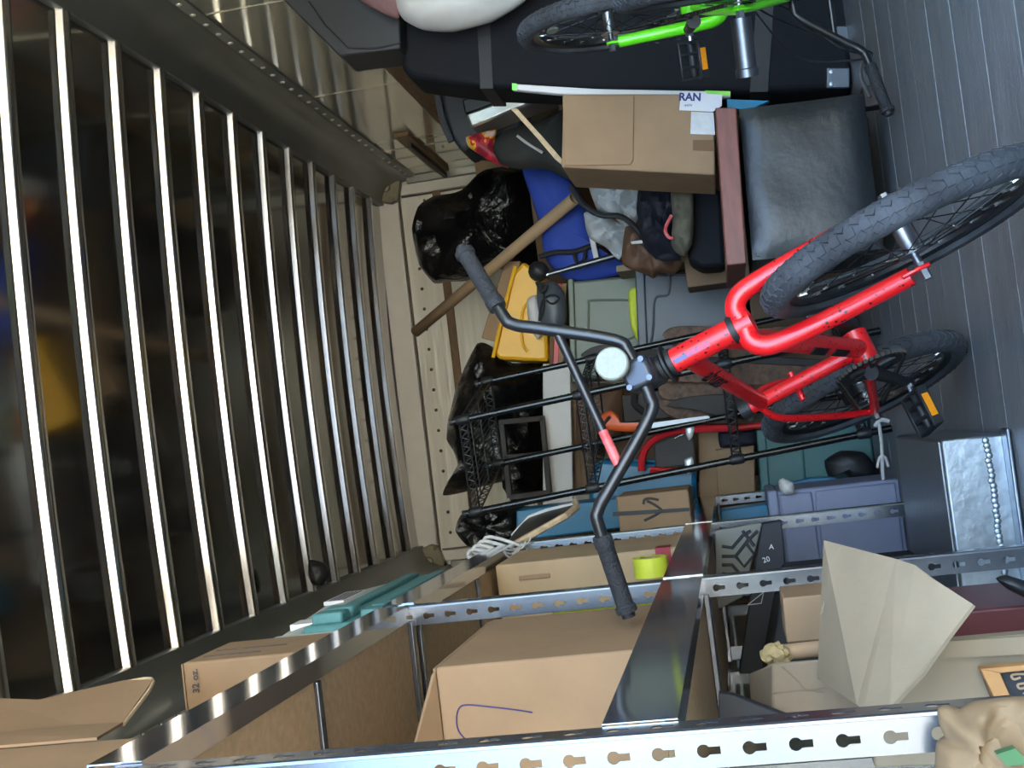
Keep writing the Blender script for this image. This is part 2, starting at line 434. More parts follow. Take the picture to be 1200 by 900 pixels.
mat('steel', (140, 144, 150), 0.28, 0.9, var=0.08, vscale=25)
mat('peg_steel', (96, 100, 106), 0.3, 0.9, var=0.1, vscale=25)
mat('amber', (240, 150, 20), 0.25, var=0.1, vscale=140, coat=0.3)
mat('reflector_white', (150, 158, 148), 0.45, var=0.08, vscale=120)
mat('chain', (70, 68, 66), 0.4, 0.8, var=0.3, vscale=200)
mat('decal_red', (214, 60, 66), 0.4, rgb2=(236, 128, 130), vscale=40)
mat('ink_black', (18, 16, 18), 0.5, var=0.05)
mat('rust', (126, 84, 58), 0.7, 0.3, var=0.3, vscale=60)

def text_mesh(name, body, m, parent, M, size, extrude=0.0004, shear=0.0, bold=0.0, local=False):
    cu = bpy.data.curves.new(name, 'FONT'); cu.body = body; cu.size = size; cu.extrude = extrude; cu.shear = shear; cu.offset = bold
    cu.align_x = 'CENTER'; cu.align_y = 'CENTER'; cu.resolution_u = 3
    tmp = bpy.data.objects.new(name, cu); COL.objects.link(tmp)
    dg = bpy.context.evaluated_depsgraph_get(); dg.update()
    me = bpy.data.meshes.new_from_object(tmp.evaluated_get(dg)); bpy.data.objects.remove(tmp)
    me.materials.clear(); me.materials.append(MATS[m]); me.name = name
    o = bpy.data.objects.new(name, me); COL.objects.link(o)
    if parent:
        o.parent = parent
        if not local: M = Matrix.Translation(-wpos(parent)) @ M
    o.matrix_local = M; o['_w'] = [0, 0, 0]
    return o
def frame_from(ex, ez, loc):
    """matrix with x along ex (reading direction) and z along ez (out of the surface)"""
    ex = Vector(ex).normalized(); ez = Vector(ez); ez = (ez-ex*ez.dot(ex)).normalized(); ey = ez.cross(ex)
    return Matrix(((ex.x, ey.x, ez.x, loc[0]), (ex.y, ey.y, ez.y, loc[1]), (ex.z, ey.z, ez.z, loc[2]), (0, 0, 0, 1)))

HA = R_(74); AXS = Vector((-math.cos(HA), 0, math.sin(HA)))
def bmx(name, label, M, wb, steer, paint, tire_m, crank_a, group=None, reflector=True, decals=True, rear_wheel=True, ktire=True, pegs=False, side=-1):
    root = thing(name, label, 'bicycle', matrix=M, group=group)
    fa = Vector((wb, 0, .255)); A0 = fa+Vector((-.031*math.sin(HA), 0, -.031*math.cos(HA)))
    Q = Matrix.Rotation(steer, 4, AXS); SM = Matrix.Translation(A0) @ Q @ Matrix.Translation(-A0)
    ra = Vector((0, 0, .255)); bb = Vector((.36, 0, .285))
    hb = A0+AXS*.328; ht = A0+AXS*.445; st = A0+AXS*.50+Vector((.05, 0, .014))
    seat_t = Vector((.262, 0, .545)); fwd = Vector((math.sin(HA), 0, math.cos(HA)))
    def xf(mb): mb.v = [SM @ v for v in mb.v]; return mb
    B = lambda mb, nm, m, par, **k: mb.build(nm, MATS[m] if m in MATS else m, par, local=True, **k)
    # frame
    f = MB()
    fr = f.tube([hb, ht], .0225, 20)
    frame = B(f, 'frame', paint, root, smooth=True)
    dt0 = A0+AXS*.352; tt0 = A0+AXS*.425
    B(MB().tube(smooth_path([dt0, dt0.lerp(bb, .5)+Vector((0, 0, -.004)), bb], 6), .0205, 16), 'down_tube', paint, frame, smooth=True)
    B(MB().tube([tt0, seat_t+Vector((.01, 0, -.035))], .0175, 16), 'top_tube', paint, frame, smooth=True)
    B(MB().tube([bb, seat_t], .0165, 16), 'seat_tube', paint, frame, smooth=True)
    B(MB().tube([bb+Vector((0, -.038, 0)), bb+Vector((0, .038, 0))], .026, 20), 'bottom_bracket', paint, frame, smooth=True)
    for s in (-1, 1):
        B(MB().tube(smooth_path([bb+Vector((-.01, s*.022, -.002)), bb+Vector((-.09, s*.040, -.006)), ra+Vector((.10, s*.052, .006)), ra+Vector((.012, s*.058, 0))], 5), .0105, 12), 'chain_stay', paint, frame, smooth=True)
        B(MB().tube(smooth_path([seat_t+Vector((.004, s*.012, -.03)), seat_t+Vector((-.05, s*.040, -.07)), ra+Vector((.06, s*.055, .07)), ra+Vector((.006, s*.058, .008))], 5), .0085, 12), 'seat_stay', paint, frame, smooth=True)
        B(MB().prism([ra+Vector((x, s*.055, z)) for x, z in ((-.02, -.012), (.02, -.014), (.03, .004), (.016, .024), (-.004, .02))], (0, s*.006, 0)), 'dropout', paint, frame, bevel=.002)
    B(MB().tube([bb+Vector((-.075, -.035, .0)), bb+Vector((-.075, .035, 0))], .007, 10), 'stay_bridge', paint, frame, smooth=True)
    B(MB().tube([bb.lerp(seat_t, .55)+Vector((-.03, -.034, 0)), bb.lerp(seat_t, .55)+Vector((-.03, .034, 0))], .007, 10), 'stay_bridge', paint, frame, smooth=True)
    # cable guides on the top tube
    for q in (.25, .42):
        c = tt0.lerp(seat_t, q)+Vector((0, -.006, -.02)); B(MB().tube([c+Vector((0, -.008, 0)), c+Vector((0, .008, 0))], .006, 10), 'cable_guide', paint, frame, smooth=True)
    sd = (seat_t-bb).normalized()
    cl = B(MB().tube([seat_t-sd*.012, seat_t+sd*.012], .0205, 18), 'seat_clamp', 'plastic_black', root, smooth=True)
    B(MB().tube([seat_t+Vector((-.016, -.022, 0)), seat_t+Vector((-.03, .018, 0))], .006, 10), 'clamp_bolt', 'steel', cl, smooth=True)
    # headset
    for k0, k1, r in ((.318, .329, .0255), (.444, .453, .0255), (.455, .463, .022), (.465, .472, .0235)):
        B(MB().tube([A0+AXS*k0, A0+AXS*k1], r, 20), 'headset_ring', 'plastic_black', root, smooth=True)
    # gyro plates under the stem
    B(MB().lathe([(.02, -.004), (.036, -.004), (.036, 0), (.02, 0)], Matrix.Translation(A0+AXS*.459) @ AXS.to_track_quat('Z', 'Y').to_matrix().to_4x4(), 20), 'detangler_plate', 'plastic_black', root, smooth=True)
    # fork (turned with the bars)
    fk = MB()
    fk.tube([A0+AXS*.288, A0+AXS*.326], .0215, 18)
    fork = B(xf(fk), 'fork', paint, root, smooth=True)
    for s in (-1, 1):
        leg = smooth_path([A0+AXS*.304+Vector((0, s*.006, 0)), A0+AXS*.306+Vector((0, s*.030, 0)), A0+AXS*.288+Vector((0, s*.050, 0)), A0+AXS*.245+Vector((0, s*.057, 0)), A0+AXS*.14+Vector((.003, s*.060, 0)), A0+AXS*.02+fwd*.018+Vector((0, s*.061, 0))], 5)
        rr = [.0195-.0035*(i/(len(leg)-1)) for i in range(len(leg))]
        B(xf(MB().tube(leg, rr, 16)), 'fork_leg', paint, fork, smooth=True)
        c = fa
        dp = B(xf(MB().prism([c+Vector((x, s*.056, z)) for x, z in ((-.018, .03), (-.016, -.006), (-.006, -.016), (.010, -.013), (.014, .01), (.004, .036))], (0, s*.007, 0))), 'fork_dropout', paint, fork, bevel=.002)
        B(xf(MB().tube([fa+Vector((0, s*.050, 0)), fa+Vector((0, s*.080, 0))], .0095, 6)), 'axle_nut', 'steel', fork, smooth=False)
    # brake posts on the fork
    for s in (-1, 1):
        c = A0+AXS*.21+Vector((-.02, s*.055, 0)); B(xf(MB().tube([c, c+Vector((-.022, 0, 0))], .006, 10)), 'brake_post', 'steel', fork, smooth=True)
    # stem
    stem = B(xf(MB().box((-.026, -.026, -.027), (.05, .026, .027), Matrix.Translation(A0+AXS*.499) @ Matrix.Rotation(-.28, 4, 'Y'))), 'stem', mat('stem_grey', (74, 80, 88), 0.35, 0.6, var=0.08), root, bevel=.008)
    B(xf(MB().box((.051, -.026, -.027), (.072, .026, .027), Matrix.Translation(A0+AXS*.499) @ Matrix.Rotation(-.28, 4, 'Y'))), 'stem_cap', 'stem_grey', stem, bevel=.008)
    for sy in (-.018, .018):
        for sz in (-.02, .02):
            Mx = Matrix.Translation(A0+AXS*.499) @ Matrix.Rotation(-.28, 4, 'Y'); B(xf(MB().tube([Mx @ Vector((.066, sy, sz)), Mx @ Vector((.077, sy, sz))], .0055, 8)), 'stem_bolt', 'peg_steel', stem, smooth=True)
    # handlebar: clamp, two bends up, grips swept back, crossbar
    bar_half = []
    for s in (-1, 1):
        bar_half.append([st+Vector((-.002, s*.0, 0)), st+Vector((-.002, s*.045, .0)), st+Vector((-.004, s*.075, .014)), st+Vector((-.018, s*.155, .125)), st+Vector((-.026, s*.185, .166)), st+Vector((-.032, s*.215, .178)), st+Vector((-.07, s*.355, .195))])
    pts = smooth_path(list(reversed(bar_half[0][1:]))+bar_half[1], 6)
    bar = B(xf(MB().tube(pts, .0115, 14)), 'handlebar', 'bar_black', root, smooth=True)
    a = st+Vector((-.0155, -.137, .100)); b = st+Vector((-.0155, .137, .100))
    B(xf(MB().tube([a, b], .0085, 12)), 'crossbar', 'bar_black', bar, smooth=True)
    if decals: B(xf(MB().tube([a.lerp(b, .03), a.lerp(b, .27)], .0089, 12)), 'crossbar_sticker', 'decal_red', bar, smooth=True)
    for s in (-1, 1):
        g0 = st+Vector((-.036, s*.228, .180)); g1 = st+Vector((-.071, s*.366, .1965)); d = (g1-g0).normalized()
        ps = [g0, g0+d*.004, g0+d*.020, g0+d*.023, g1-d*.012, g1-d*.010, g1]
        grip = B(xf(MB().tube(ps, [.0165, .0175, .0175, .0158, .0158, .0195, .019], 16)), 'grip', 'grip', bar, smooth=True)
        B(xf(MB().tube([g1-d*.001, g1+d*.010], .0125, 14)), 'bar_end', 'plastic_black', bar, smooth=True)
    if reflector:
        c = st+Vector((.030, .030, .035)); Mr = Matrix.Translation(c) @ Vector((.98, .08, .10)).to_track_quat('Z', 'Y').to_matrix().to_4x4()
        rf = B(xf(MB().lathe([(.0001, .010), (.027, .010), (.0295, .007), (.0295, -.006), (.0001, -.006)], Mr, 28)), 'reflector', 'reflector_white', bar, smooth=True)
        B(xf(MB().box((-.0285, -.0012, .0098), (.0285, .0012, .0108), Mr)), 'reflector_rib', 'reflector_white', bar)
        B(xf(MB().tube([c+Vector((-.028, -.028, -.035)), c], .006, 8)), 'reflector_bracket', 'plastic_black', bar, smooth=True)
    # wheels
    def wheel(nm, c, X=None, tm=tire_m, seedk=0, spk='spoke'):
        K = X if X else (lambda mb: mb)
        Mw = Matrix.Translation(c) @ Matrix.Rotation(math.pi/2, 4, 'X')     # turn axis = local y
        R0, rt = .228, .0265
        tire = B(K(MB().lathe([(R0-.016, -.015), (R0-.010, -.023), (R0+.004, -.0265), (R0+.016, -.022), (R0+.0235, -.012), (R0+.0255, 0), (R0+.0235, .012), (R0+.016, .022), (R0+.004, .0265), (R0-.010, .023), (R0-.016, .015)], Mw, 72)), nm, tm, root, smooth=True)
        kn = MB()
        for k in range(60):
            a = k*2*math.pi/60
            for row, (h, wd, ph) in enumerate(((0, .007, 0), (.0125, .0052, .5), (-.0125, .0052, .5), (.021, .004, 0), (-.021, .004, 0))):
                aa = a+ph*2*math.pi/60
                rr = R0+(.0255 if row == 0 else .0232 if row < 3 else .0155)
                tilt = 0 if row == 0 else (1 if h > 0 else -1)*(.55 if row < 3 else 1.0)
                Mk = Mw @ Matrix.Rotation(aa, 4, 'Z') @ Matrix.Translation((rr, 0, h)) @ Matrix.Rotation(-tilt, 4, 'Y') @ Matrix.Rotation((.5 if h > 0 else -.5) if row else 0, 4, 'X')
                kn.box((-.003, -.0075, -wd), (.0014, .0075, wd), Mk)
        tr = B(K(kn), 'tread', tm, tire); tr['kind'] = 'stuff'
        rim = B(K(MB().lathe([(R0-.014, -.014), (R0-.020, -.0145), (R0-.031, -.010), (R0-.033, 0), (R0-.031, .010), (R0-.020, .0145), (R0-.014, .014)], Mw, 60)), 'rim', 'rim_black', root, smooth=True)
        hub = B(K(MB().lathe([(.0001, -.05), (.007, -.05), (.007, -.034), (.026, -.033), (.026, -.029), (.015, -.025), (.015, .025), (.026, .029), (.026, .033), (.007, .034), (.007, .05), (.0001, .05)], Mw, 20)), 'hub', 'steel', root, smooth=True)
        sp = MB(); nip = MB()
        for k in range(36):
            s = 1 if k % 2 else -1; a = k*2*math.pi/36; da = (.9 if (k//2) % 2 else -.9)
            p0 = Mw @ Vector((.024*math.cos(a+da), .024*math.sin(a+da), s*.031)); p1 = Mw @ Vector(((R0-.032)*math.cos(a), (R0-.032)*math.sin(a), s*.003))
            sp.tube([p0, p1], .0011, 5, caps=False)
            nip.tube([p1.lerp(p0, .0), p1.lerp(p0, .075)], .0028, 6)
        stuff(B(K(sp), 'spokes', spk, hub, smooth=True)); stuff(B(K(nip), 'spoke_nipples', 'spoke_bright', rim, smooth=True))
        return hub
    fw = wheel('tire', fa, xf)
    if rear_wheel:
        rw = wheel('tire', ra)
        # axle nuts, cog and chain on the right-hand side
        for s in (-1, 1): B(MB().tube([ra+Vector((0, s*.060, 0)), ra+Vector((0, s*.080, 0))], .0095, 6), 'axle_nut', 'steel', rw)
        B(MB().lathe([(.012, -.001), (.029, -.001), (.029, .001), (.012, .001)], Matrix.Translation(ra+Vector((0, -.045, 0))) @ Matrix.Rotation(math.pi/2, 4, 'X'), 24), 'rear_cog', 'chain', rw, smooth=True)
        if side: B(MB().lathe([(.004, -.012), (.030, -.010), (.032, 0), (.030, .010), (.004, .012)], Matrix.Translation(ra+Vector((0, 0, 0))) @ Matrix.Rotation(math.pi/2, 4, 'X'), 16), 'hub_shell', 'rim_black', rw, smooth=True)
    # crankset on the right-hand side (-y)
    cy = -.046
    cring = MB(); nt_ = 36
    vs = []; Rc = .072
    for k in range(nt_*2):
        a = k*math.pi/nt_; r = Rc+(.004 if k % 2 else 0)
        vs += [bb+Vector((r*math.cos(a), cy-.0015, r*math.sin(a))), bb+Vector((r*math.cos(a), cy+.0015, r*math.sin(a))), bb+Vector((.05*math.cos(a), cy+.0015, .05*math.sin(a))), bb+Vector((.05*math.cos(a), cy-.0015, .05*math.sin(a)))]
    nn = nt_*2; fsr = []
    for k in range(nn):
        for j in range(4):
            a_ = k*4+j; b_ = k*4+(j+1) % 4; c_ = ((k+1) % nn)*4+(j+1) % 4; d_ = ((k+1) % nn)*4+j; fsr.append((a_, b_, c_, d_))
    cring.add(vs, fsr)
    for k in range(5):
        a = k*2*math.pi/5; cring.tube([bb+Vector((.018*math.cos(a), cy, .018*math.sin(a))), bb+Vector((.054*math.cos(a), cy, .054*math.sin(a)))], .006, 8)
    ch = B(cring, 'chainring', 'plastic_black', root)
    # chain: rollers along the two straight runs and round the ring
    links = MB(); path = []
    n_up = Vector((0, 0, 1)); d = (ra-bb); L = d.length; dn = d.normalized(); up = Vector((-dn.z, 0, dn.x));
    if up.z < 0: up = -up
    for k in range(30):
        t = k/29
        path.append((bb+up*(Rc+.001)).lerp(ra+up*.030, t)); path.append((bb-up*(Rc+.001)).lerp(ra-up*.030, t))
    for k in range(19):
        a = math.atan2(up.z, up.x)-math.pi*k/18; path.append(bb+Vector((math.cos(a), 0, math.sin(a)))*(Rc+.001))
    for q in path:
        links.box((-.0052, -.004, -.0038), (.0052, .004, .0038), Matrix.Translation(q+Vector((0, cy, 0))))
    stuff(B(links, 'chain', 'chain', root))
    for s, an in ((-1, crank_a), (1, crank_a+math.pi)):
        d = Vector((math.cos(an), 0, math.sin(an))); e0 = bb+Vector((0, s*.058, 0)); e1 = e0+d*.165+Vector((0, s*.012, 0))
        arm = B(MB().tube([e0-d*.012, e0+d*.01, e1-d*.01, e1+d*.012], [.016, .015, .011, .012], 12), 'crank_arm', 'plastic_black', root, smooth=True)
        ax = e1+Vector((0, s*.012, 0)); B(MB().tube([e1, ax+Vector((0, s*.022, 0))], .006, 8).tube([e1+Vector((0, s*.008, 0)), e1+Vector((0, s*.016, 0))], .010, 6), 'pedal_axle', 'steel', arm, smooth=True)
        Mp = Matrix.Translation(ax+Vector((0, s*.062, 0))) @ Matrix.Rotation(.25, 4, 'Y')
        pd = MB()
        for sx in (-1, 1):
            pd.box((sx*.042-.006, -.046, -.012), (sx*.042+.006, .046, .012), Mp)
        for yy in (-.043, -.016, .016, .043): pd.box((-.042, yy-.004, -.010), (.042, yy+.004, .010), Mp)
        pd.tube([Mp @ Vector((0, -.045, 0)), Mp @ Vector((0, .045, 0))], .010, 10)
        pedal = B(pd, 'pedal', 'plastic_black', root, bevel=.002, bseg=1)
        for sx in (-1, 1): B(MB().box((sx*.048-.0012, -.026, -.0075), (sx*.048+.0012, .026, .0075), Mp), 'amber_reflector', 'amber', pedal)
        if pegs: pass
    root['_w'] = [0, 0, 0]
    return root, dict(st=st, fa=fa, ra=ra, bb=bb, SM=SM, A0=A0, hb=hb, ht=ht, tt0=tt0, dt0=dt0, seat=seat_t, B=B, xf=xf, frame=frame, bar=bar, fork=fork)

# red bicycle leaning in the aisle, front wheel towards the door
ph, lam, sc = -1.322, -0.287, 0.954
f_ = Vector((math.cos(ph), math.sin(ph), 0)); l_ = Vector((-math.sin(ph), math.cos(ph), 0)); z_ = Vector((0, 0, 1))
ly = l_*math.cos(lam)-z_*math.sin(lam); lz = l_*math.sin(lam)+z_*math.cos(lam)
MR = Matrix(((f_.x, ly.x, lz.x, 0.096), (f_.y, ly.y, lz.y, 2.908), (f_.z, ly.z, lz.z, 0.004), (0, 0, 0, 1))) @ Matrix.Scale(sc, 4)
red, g = bmx('bicycle', 'bright red black speckled bicycle with tall black handlebars leaning in the aisle', MR, .953, -0.135, 'red_paint', 'tire_dust', R_(-150))
B = g['B']
# lettering along the top tube and the head tube, blocks on the down tube (right-hand side faces the door)
tt0, sT = g['tt0'], g['seat']+Vector((.01, 0, -.035))
d = (sT-tt0).normalized(); side = Vector((0, -1, 0))
for k, (t, ln) in enumerate(((.30, 1),)):
    c = tt0.lerp(sT, t)+Vector((0, -.0178, -.004))
    text_mesh('lettering', 'ahuar', 'ink_black', g['frame'], frame_from(d, Vector((0, -1, -.25)), c), .05, shear=.25, bold=.0006, local=True)
bbp = g['bb']; dd = (bbp-g['dt0']).normalized()
for t in (.60, .76):
    c = g['dt0'].lerp(bbp, t)+Vector((0, -.0195, -.010))
    Mx = frame_from(dd, Vector((0, -1, -.35)), c)
    B(MB().box((-.03, -.009, -.001), (.03, .009, .0022), Mx @ Matrix.Shear('XY', 4, (.0, .0)) if False else Mx), 'lettering_block', 'ink_black', g['frame'], bevel=.002)
# sticker on the front of the head tube
c0, c1 = g['hb'].lerp(g['ht'], .95), g['hb'].lerp(g['ht'], .35)
fw_ = Vector((math.sin(HA), 0, math.cos(HA)))
Mx = frame_from(c1-c0, fw_*.9+Vector((0, -.35, 0)), (c0+c1)/2+(fw_*.9+Vector((0, -.35, 0))).normalized()*.0222)
L_ = (c1-c0).length
B(MB().box((-L_/2, -.004, -.001), (-L_*.15, .004, .0012), Mx), 'head_sticker', mat('sticker_blue', (96, 100, 150), 0.4), g['frame'])
B(MB().box((-L_*.15, -.004, -.001), (L_/2, .004, .0010), Mx), 'head_sticker', mat('sticker_pink', (226, 70, 92), 0.4, rgb2=(120, 90, 140), vscale=120), g['frame'])

# green bicycle standing upside down on its bars
MG = Matrix.Translation((.812, 2.32, .652)) @ Matrix.Rotation(1.285, 4, 'Z') @ Matrix.Rotation(-.335, 4, 'Y') @ Matrix.Rotation(3.14, 4, 'X') @ Matrix.Scale(.954, 4)
grn, gg = bmx('bicycle', 'lime green bicycle standing upside down on its handlebars by the black case', MG, .95, -.2, 'green_paint', 'tire_dust', R_(15), reflector=False, decals=False)
B = gg['B']
ra = gg['ra']
for s in (-1,):
    pg = B(MB().lathe([(.006, 0), (.021, 0), (.021, .10), (.0235, .102), (.0235, .118), (.0001, .118)], Matrix.Translation(ra+Vector((0, s*.075, 0))) @ Vector((0, s, 0)).to_track_quat('Z', 'Y').to_matrix().to_4x4(), 24), 'axle_peg', 'peg_steel', grn, smooth=True)
# dark print along the fork leg, oval spoke reflector, brake cables and lever
SMg, A0g = gg['SM'], gg['A0']
pr = MB(); rr = random.Random(3)
for k in range(16):
    c = SMg @ (A0g+AXS*(.10+.0085*k)+Vector((.003+rr.uniform(-.008, .008), -.0845, 0)))
    pr.box((-.003-rr.random()*.003, -.001, -.004), (.003+rr.random()*.003, .0012, .004), Matrix.Translation(c) @ Matrix.Rotation(rr.uniform(-.6, .6), 4, 'Y'))
stuff(B(pr, 'fork_print', 'ink_black', gg['fork']))
faG = gg['fa']
B(gg['xf'](MB().lathe([(.0001, .004), (.018, .003), (.020, 0), (.018, -.003), (.0001, -.004)], Matrix.Translation(faG+Vector((-.02, -.012, -.165))) @ Matrix.Rotation(math.pi/2, 4, 'X') @ Matrix.Diagonal((1.5, .8, 1, 1)), 20)), 'spoke_reflector', 'reflector_white', grn, smooth=True)
st = gg['st']
for k, (oy, oz) in enumerate(((-.10, .06), (-.02, .10), (.04, .02))):
    pth = smooth_path([st+Vector((-.03, -.20, .19)), st+Vector((.07, -.16+oy*.3, .13+oz)), st+Vector((.10, -.06+oy, .02+oz*.4)), st+Vector((.02, -.02+oy*.2, -.10)), st+Vector((-.10, .0, -.16))], 6)
    B(gg['xf'](MB().tube(pth, .0026, 8)), 'brake_cable', 'plastic_black', grn, smooth=True)
lv = smooth_path([st+Vector((-.03, -.20, .192)), st+Vector((.0, -.215, .178)), st+Vector((.012, -.25, .175)), st+Vector((-.005, -.31, .185))], 5)
B(gg['xf'](MB().tube(lv, .0055, 8)), 'brake_lever', 'steel', grn, smooth=True)
# ---------------------------------------------------------------- materials of the load
mat('cardboard', (150, 123, 94), 0.8, var=0.09, vscale=7, bump=0.15, bscale=14)
mat('cardboard_light', (178, 154, 122), 0.8, var=0.06, vscale=6, bump=0.05, bscale=120)
mat('cardboard_dark', (118, 90, 64), 0.8, var=0.08, vscale=6, bump=0.06, bscale=120)
mat('cardboard_grey', (122, 107, 88), 0.8, var=0.1, vscale=8, bump=0.3, bscale=16)
mat('cardboard_edge', (196, 172, 140), 0.85, var=0.2, vscale=60)
mat('case_fabric', (21, 23, 29), 0.7, var=0.1, vscale=4, bump=0.25, bscale=9, spec=0.2)
mat('strap_black', (26, 28, 34), 0.55, var=0.1)
mat('dark_board', (34, 36, 40), 0.5, var=0.1)
mat('white_plastic', (200, 200, 198), 0.45, var=0.05, bump=0.3, bscale=8)
mat('maroon_cloth', (120, 88, 90), 0.8, var=0.1)
mat('leather_black', (31, 35, 39), 0.36, var=0.12, vscale=20, bump=0.12, bscale=45)
mat('red_wood', (128, 76, 66), 0.5, var=0.2, vscale=10, stretch=(1, 6, 6), rvar=0.1)
mat('dark_wood', (52, 36, 34), 0.5, var=0.2, vscale=10)
mat('bag_black', (16, 16, 18), 0.2, var=0.1, bump=0.7, bscale=19, spec=0.6, bdist=0.035)
mat('blue_cloth', (44, 72, 168), 0.75, var=0.12, vscale=5, bump=0.1, bscale=60)
mat('navy_cloth', (28, 30, 44), 0.75, var=0.15)
mat('kraft_tube', (170, 142, 110), 0.7, var=0.06, vscale=20)
mat('olive_cloth', (98, 94, 80), 0.85, var=0.1, bump=0.15)
mat('dark_olive', (48, 50, 48), 0.8, var=0.15)
mat('pale_cloth', (172, 176, 178), 0.8, var=0.06, bump=0.15)
mat('brown_leather', (98, 70, 50), 0.6, var=0.2)
mat('foil', (226, 230, 230), 0.28, 0.9, var=0.05, bump=0.35, bscale=14)
mat('slate_plastic', (62, 66, 74), 0.45, var=0.06)
mat('tote_grey', (78, 84, 92), 0.45, var=0.05)
mat('tote_green', (112, 121, 106), 0.45, var=0.05)
mat('tote_teal', (52, 104, 104), 0.45, var=0.06)
mat('bin_blue', (30, 112, 150), 0.35, var=0.08, vscale=14)
mat('bin_yellow', (232, 176, 30), 0.4, var=0.05)
mat('lime', (214, 226, 70), 0.5, var=0.1)
mat('gloss_black', (24, 27, 33), 0.30, var=0.1)
mat('orange_plastic', (214, 92, 38), 0.45, var=0.08)
mat('red_plastic', (200, 28, 38), 0.4, var=0.08)
mat('wire_black', (30, 31, 33), 0.35, 0.4, var=0.1)
mat('post_gloss', (34, 36, 38), 0.2, 0.4, var=0.1)
mat('lavender', (132, 138, 164), 0.5, var=0.06, vscale=7)
mat('lavender_dark', (96, 104, 136), 0.5, var=0.06)
mat('hex_grey', (120, 122, 116), 0.6, var=0.06)
mat('deck_grey', (62, 58, 56), 0.7, var=0.15, vscale=16)
mat('deck_wood', (118, 84, 56), 0.6, rgb2=(58, 36, 26), vscale=34)
mat('white_metal', (214, 220, 222), 0.35, 0.3, var=0.05)
mat('chrome', (188, 196, 200), 0.15, 0.95, var=0.03)
mat('case_teal', (86, 140, 142), 0.5, var=0.15, vscale=24)
mat('case_shell', (166, 176, 172), 0.4, var=0.06)
mat('label_paper', (222, 222, 226), 0.6, var=0.03)
mat('navy_ink', (36, 40, 110), 0.5, var=0.02)
mat('grey_ink', (70, 66, 72), 0.6, var=0.02)
mat('clear_tape', (204, 206, 208), 0.15, var=0.1, vscale=30)
mat('maroon_wood', (92, 40, 42), 0.45, var=0.15, vscale=10)
mat('smoke_glass', (70, 80, 90), 0.12, var=0.05)
mat('frame_wood', (192, 142, 88), 0.6, var=0.12, vscale=14)
mat('chalk_black', (34, 38, 46), 0.6, var=0.05)
mat('kraft_paper', (138, 114, 84), 0.8, var=0.1, vscale=9, bump=0.3, bscale=16)
mat('green_print', (70, 112, 70), 0.7, var=0.1)
mat('turquoise', (40, 150, 200), 0.5)
mat('cardboard_pale', (150, 135, 112), 0.8, var=0.09, vscale=8, bump=0.3, bscale=16)
mat('foam', (150, 132, 92), 0.85, var=0.2, vscale=40, bump=0.5)

def puff(outline, Y, depth, seed=0, wr=0.12, n=72, freq=9.0, flat=0.5, crease=0.0, ctr=None):
    """soft closed body whose silhouette from the door is the outline; depth is its half thickness"""
    W_ = [PY(x, y, Y) for x, y in outline]; m = len(W_); pts = []
    per = max(2, n//m)
    for i in range(m):
        a, b, c, d = W_[i-1], W_[i], W_[(i+1) % m], W_[(i+2) % m]
        for k in range(per):
            t = k/per
            q = 0.5*((2*b)+(c-a)*t+(2*a-5*b+4*c-d)*t*t+(3*b-a-3*c+d)*t**3)
            pts.append(b.lerp(c, t)*.45+q*.55)
    N = len(pts); ce = sum(pts, Vector())/N
    if ctr: ce = PY(ctr[0], ctr[1], Y)
    rings = [1, .985, .95, .89, .81, .71, .60, .48, .35, .2]; mb = MB(); vs = []; off = Vector((seed*2.1, seed*5.3, seed*.7))
    for sgn in (-1, 1):
        for t in rings:
            for p in pts:
                q = ce+(p-ce)*t; dz = depth*(1-t**2.4)**flat
                w = noise.fractal(q*freq+off, 1.0, 2.0, 3)*wr*depth*min(1, (1-t)*6)
                if crease: w += (abs(noise.noise(q*freq*.7+off))-.2)*crease*depth*min(1, (1-t)*5)
                jit = Vector((noise.noise(q*freq*1.3+off), 0, noise.noise(q*freq*1.3-off)))*wr*.12*depth
                vs.append(q+jit+Vector((0, sgn*(dz+w), 0)))
        vs.append(ce+Vector((0, sgn*depth*1.0, 0)))
    R = len(rings); fs = []; S = R*N+1
    for h in (0, 1):
        o = h*S
        for r in range(R-1):
            for k in range(N):
                a = o+r*N+k; b = o+r*N+(k+1) % N; fs.append((a, b, b+N, a+N))
        for k in range(N): fs.append((o+(R-1)*N+k, o+(R-1)*N+(k+1) % N, o+R*N))
    for k in range(N): fs.append((k, S+k, S+(k+1) % N, (k+1) % N))
    return mb.add(vs, fs)
def stand(top, Y, z0):
    """upright outline: two picture points for the top edge, dropped straight down to height z0"""
    a, b = PY(*top[0], Y), PY(*top[1], Y)
    return [a, b, Vector((b.x, Y, z0)), Vector((a.x, Y, z0))]
def slab(name, label, cat, pts, Y, d, m, bevel=.004, group=None, parent=None):
    o = poly_slab(pts, Y, d).build(name, MATS[m], parent, bevel=bevel)
    if parent is None: tag(o, label, cat, group)
    return o
def soft(name, label, cat, pts, Y, depth, m, parent=None, group=None, **k):
    o = puff(pts, Y, depth, **k).build(name, MATS[m], parent, smooth=True)
    if parent is None: tag(o, label, cat, group)
    return o
def strip(px, Y, r, m, name, parent, n=5, seg=8, dY=0):
    """round cord or rod through picture points at distance Y (a number, or one per point)"""
    ys = Y if isinstance(Y, (list, tuple)) else [Y]*len(px)
    return MB().tube(smooth_path([PY(x, y, q) for (x, y), q in zip(px, ys)], n), r, seg).build(name, MATS[m], parent, smooth=True)
def tagged(o, label, cat, group=None): return tag(o, label, cat, group)

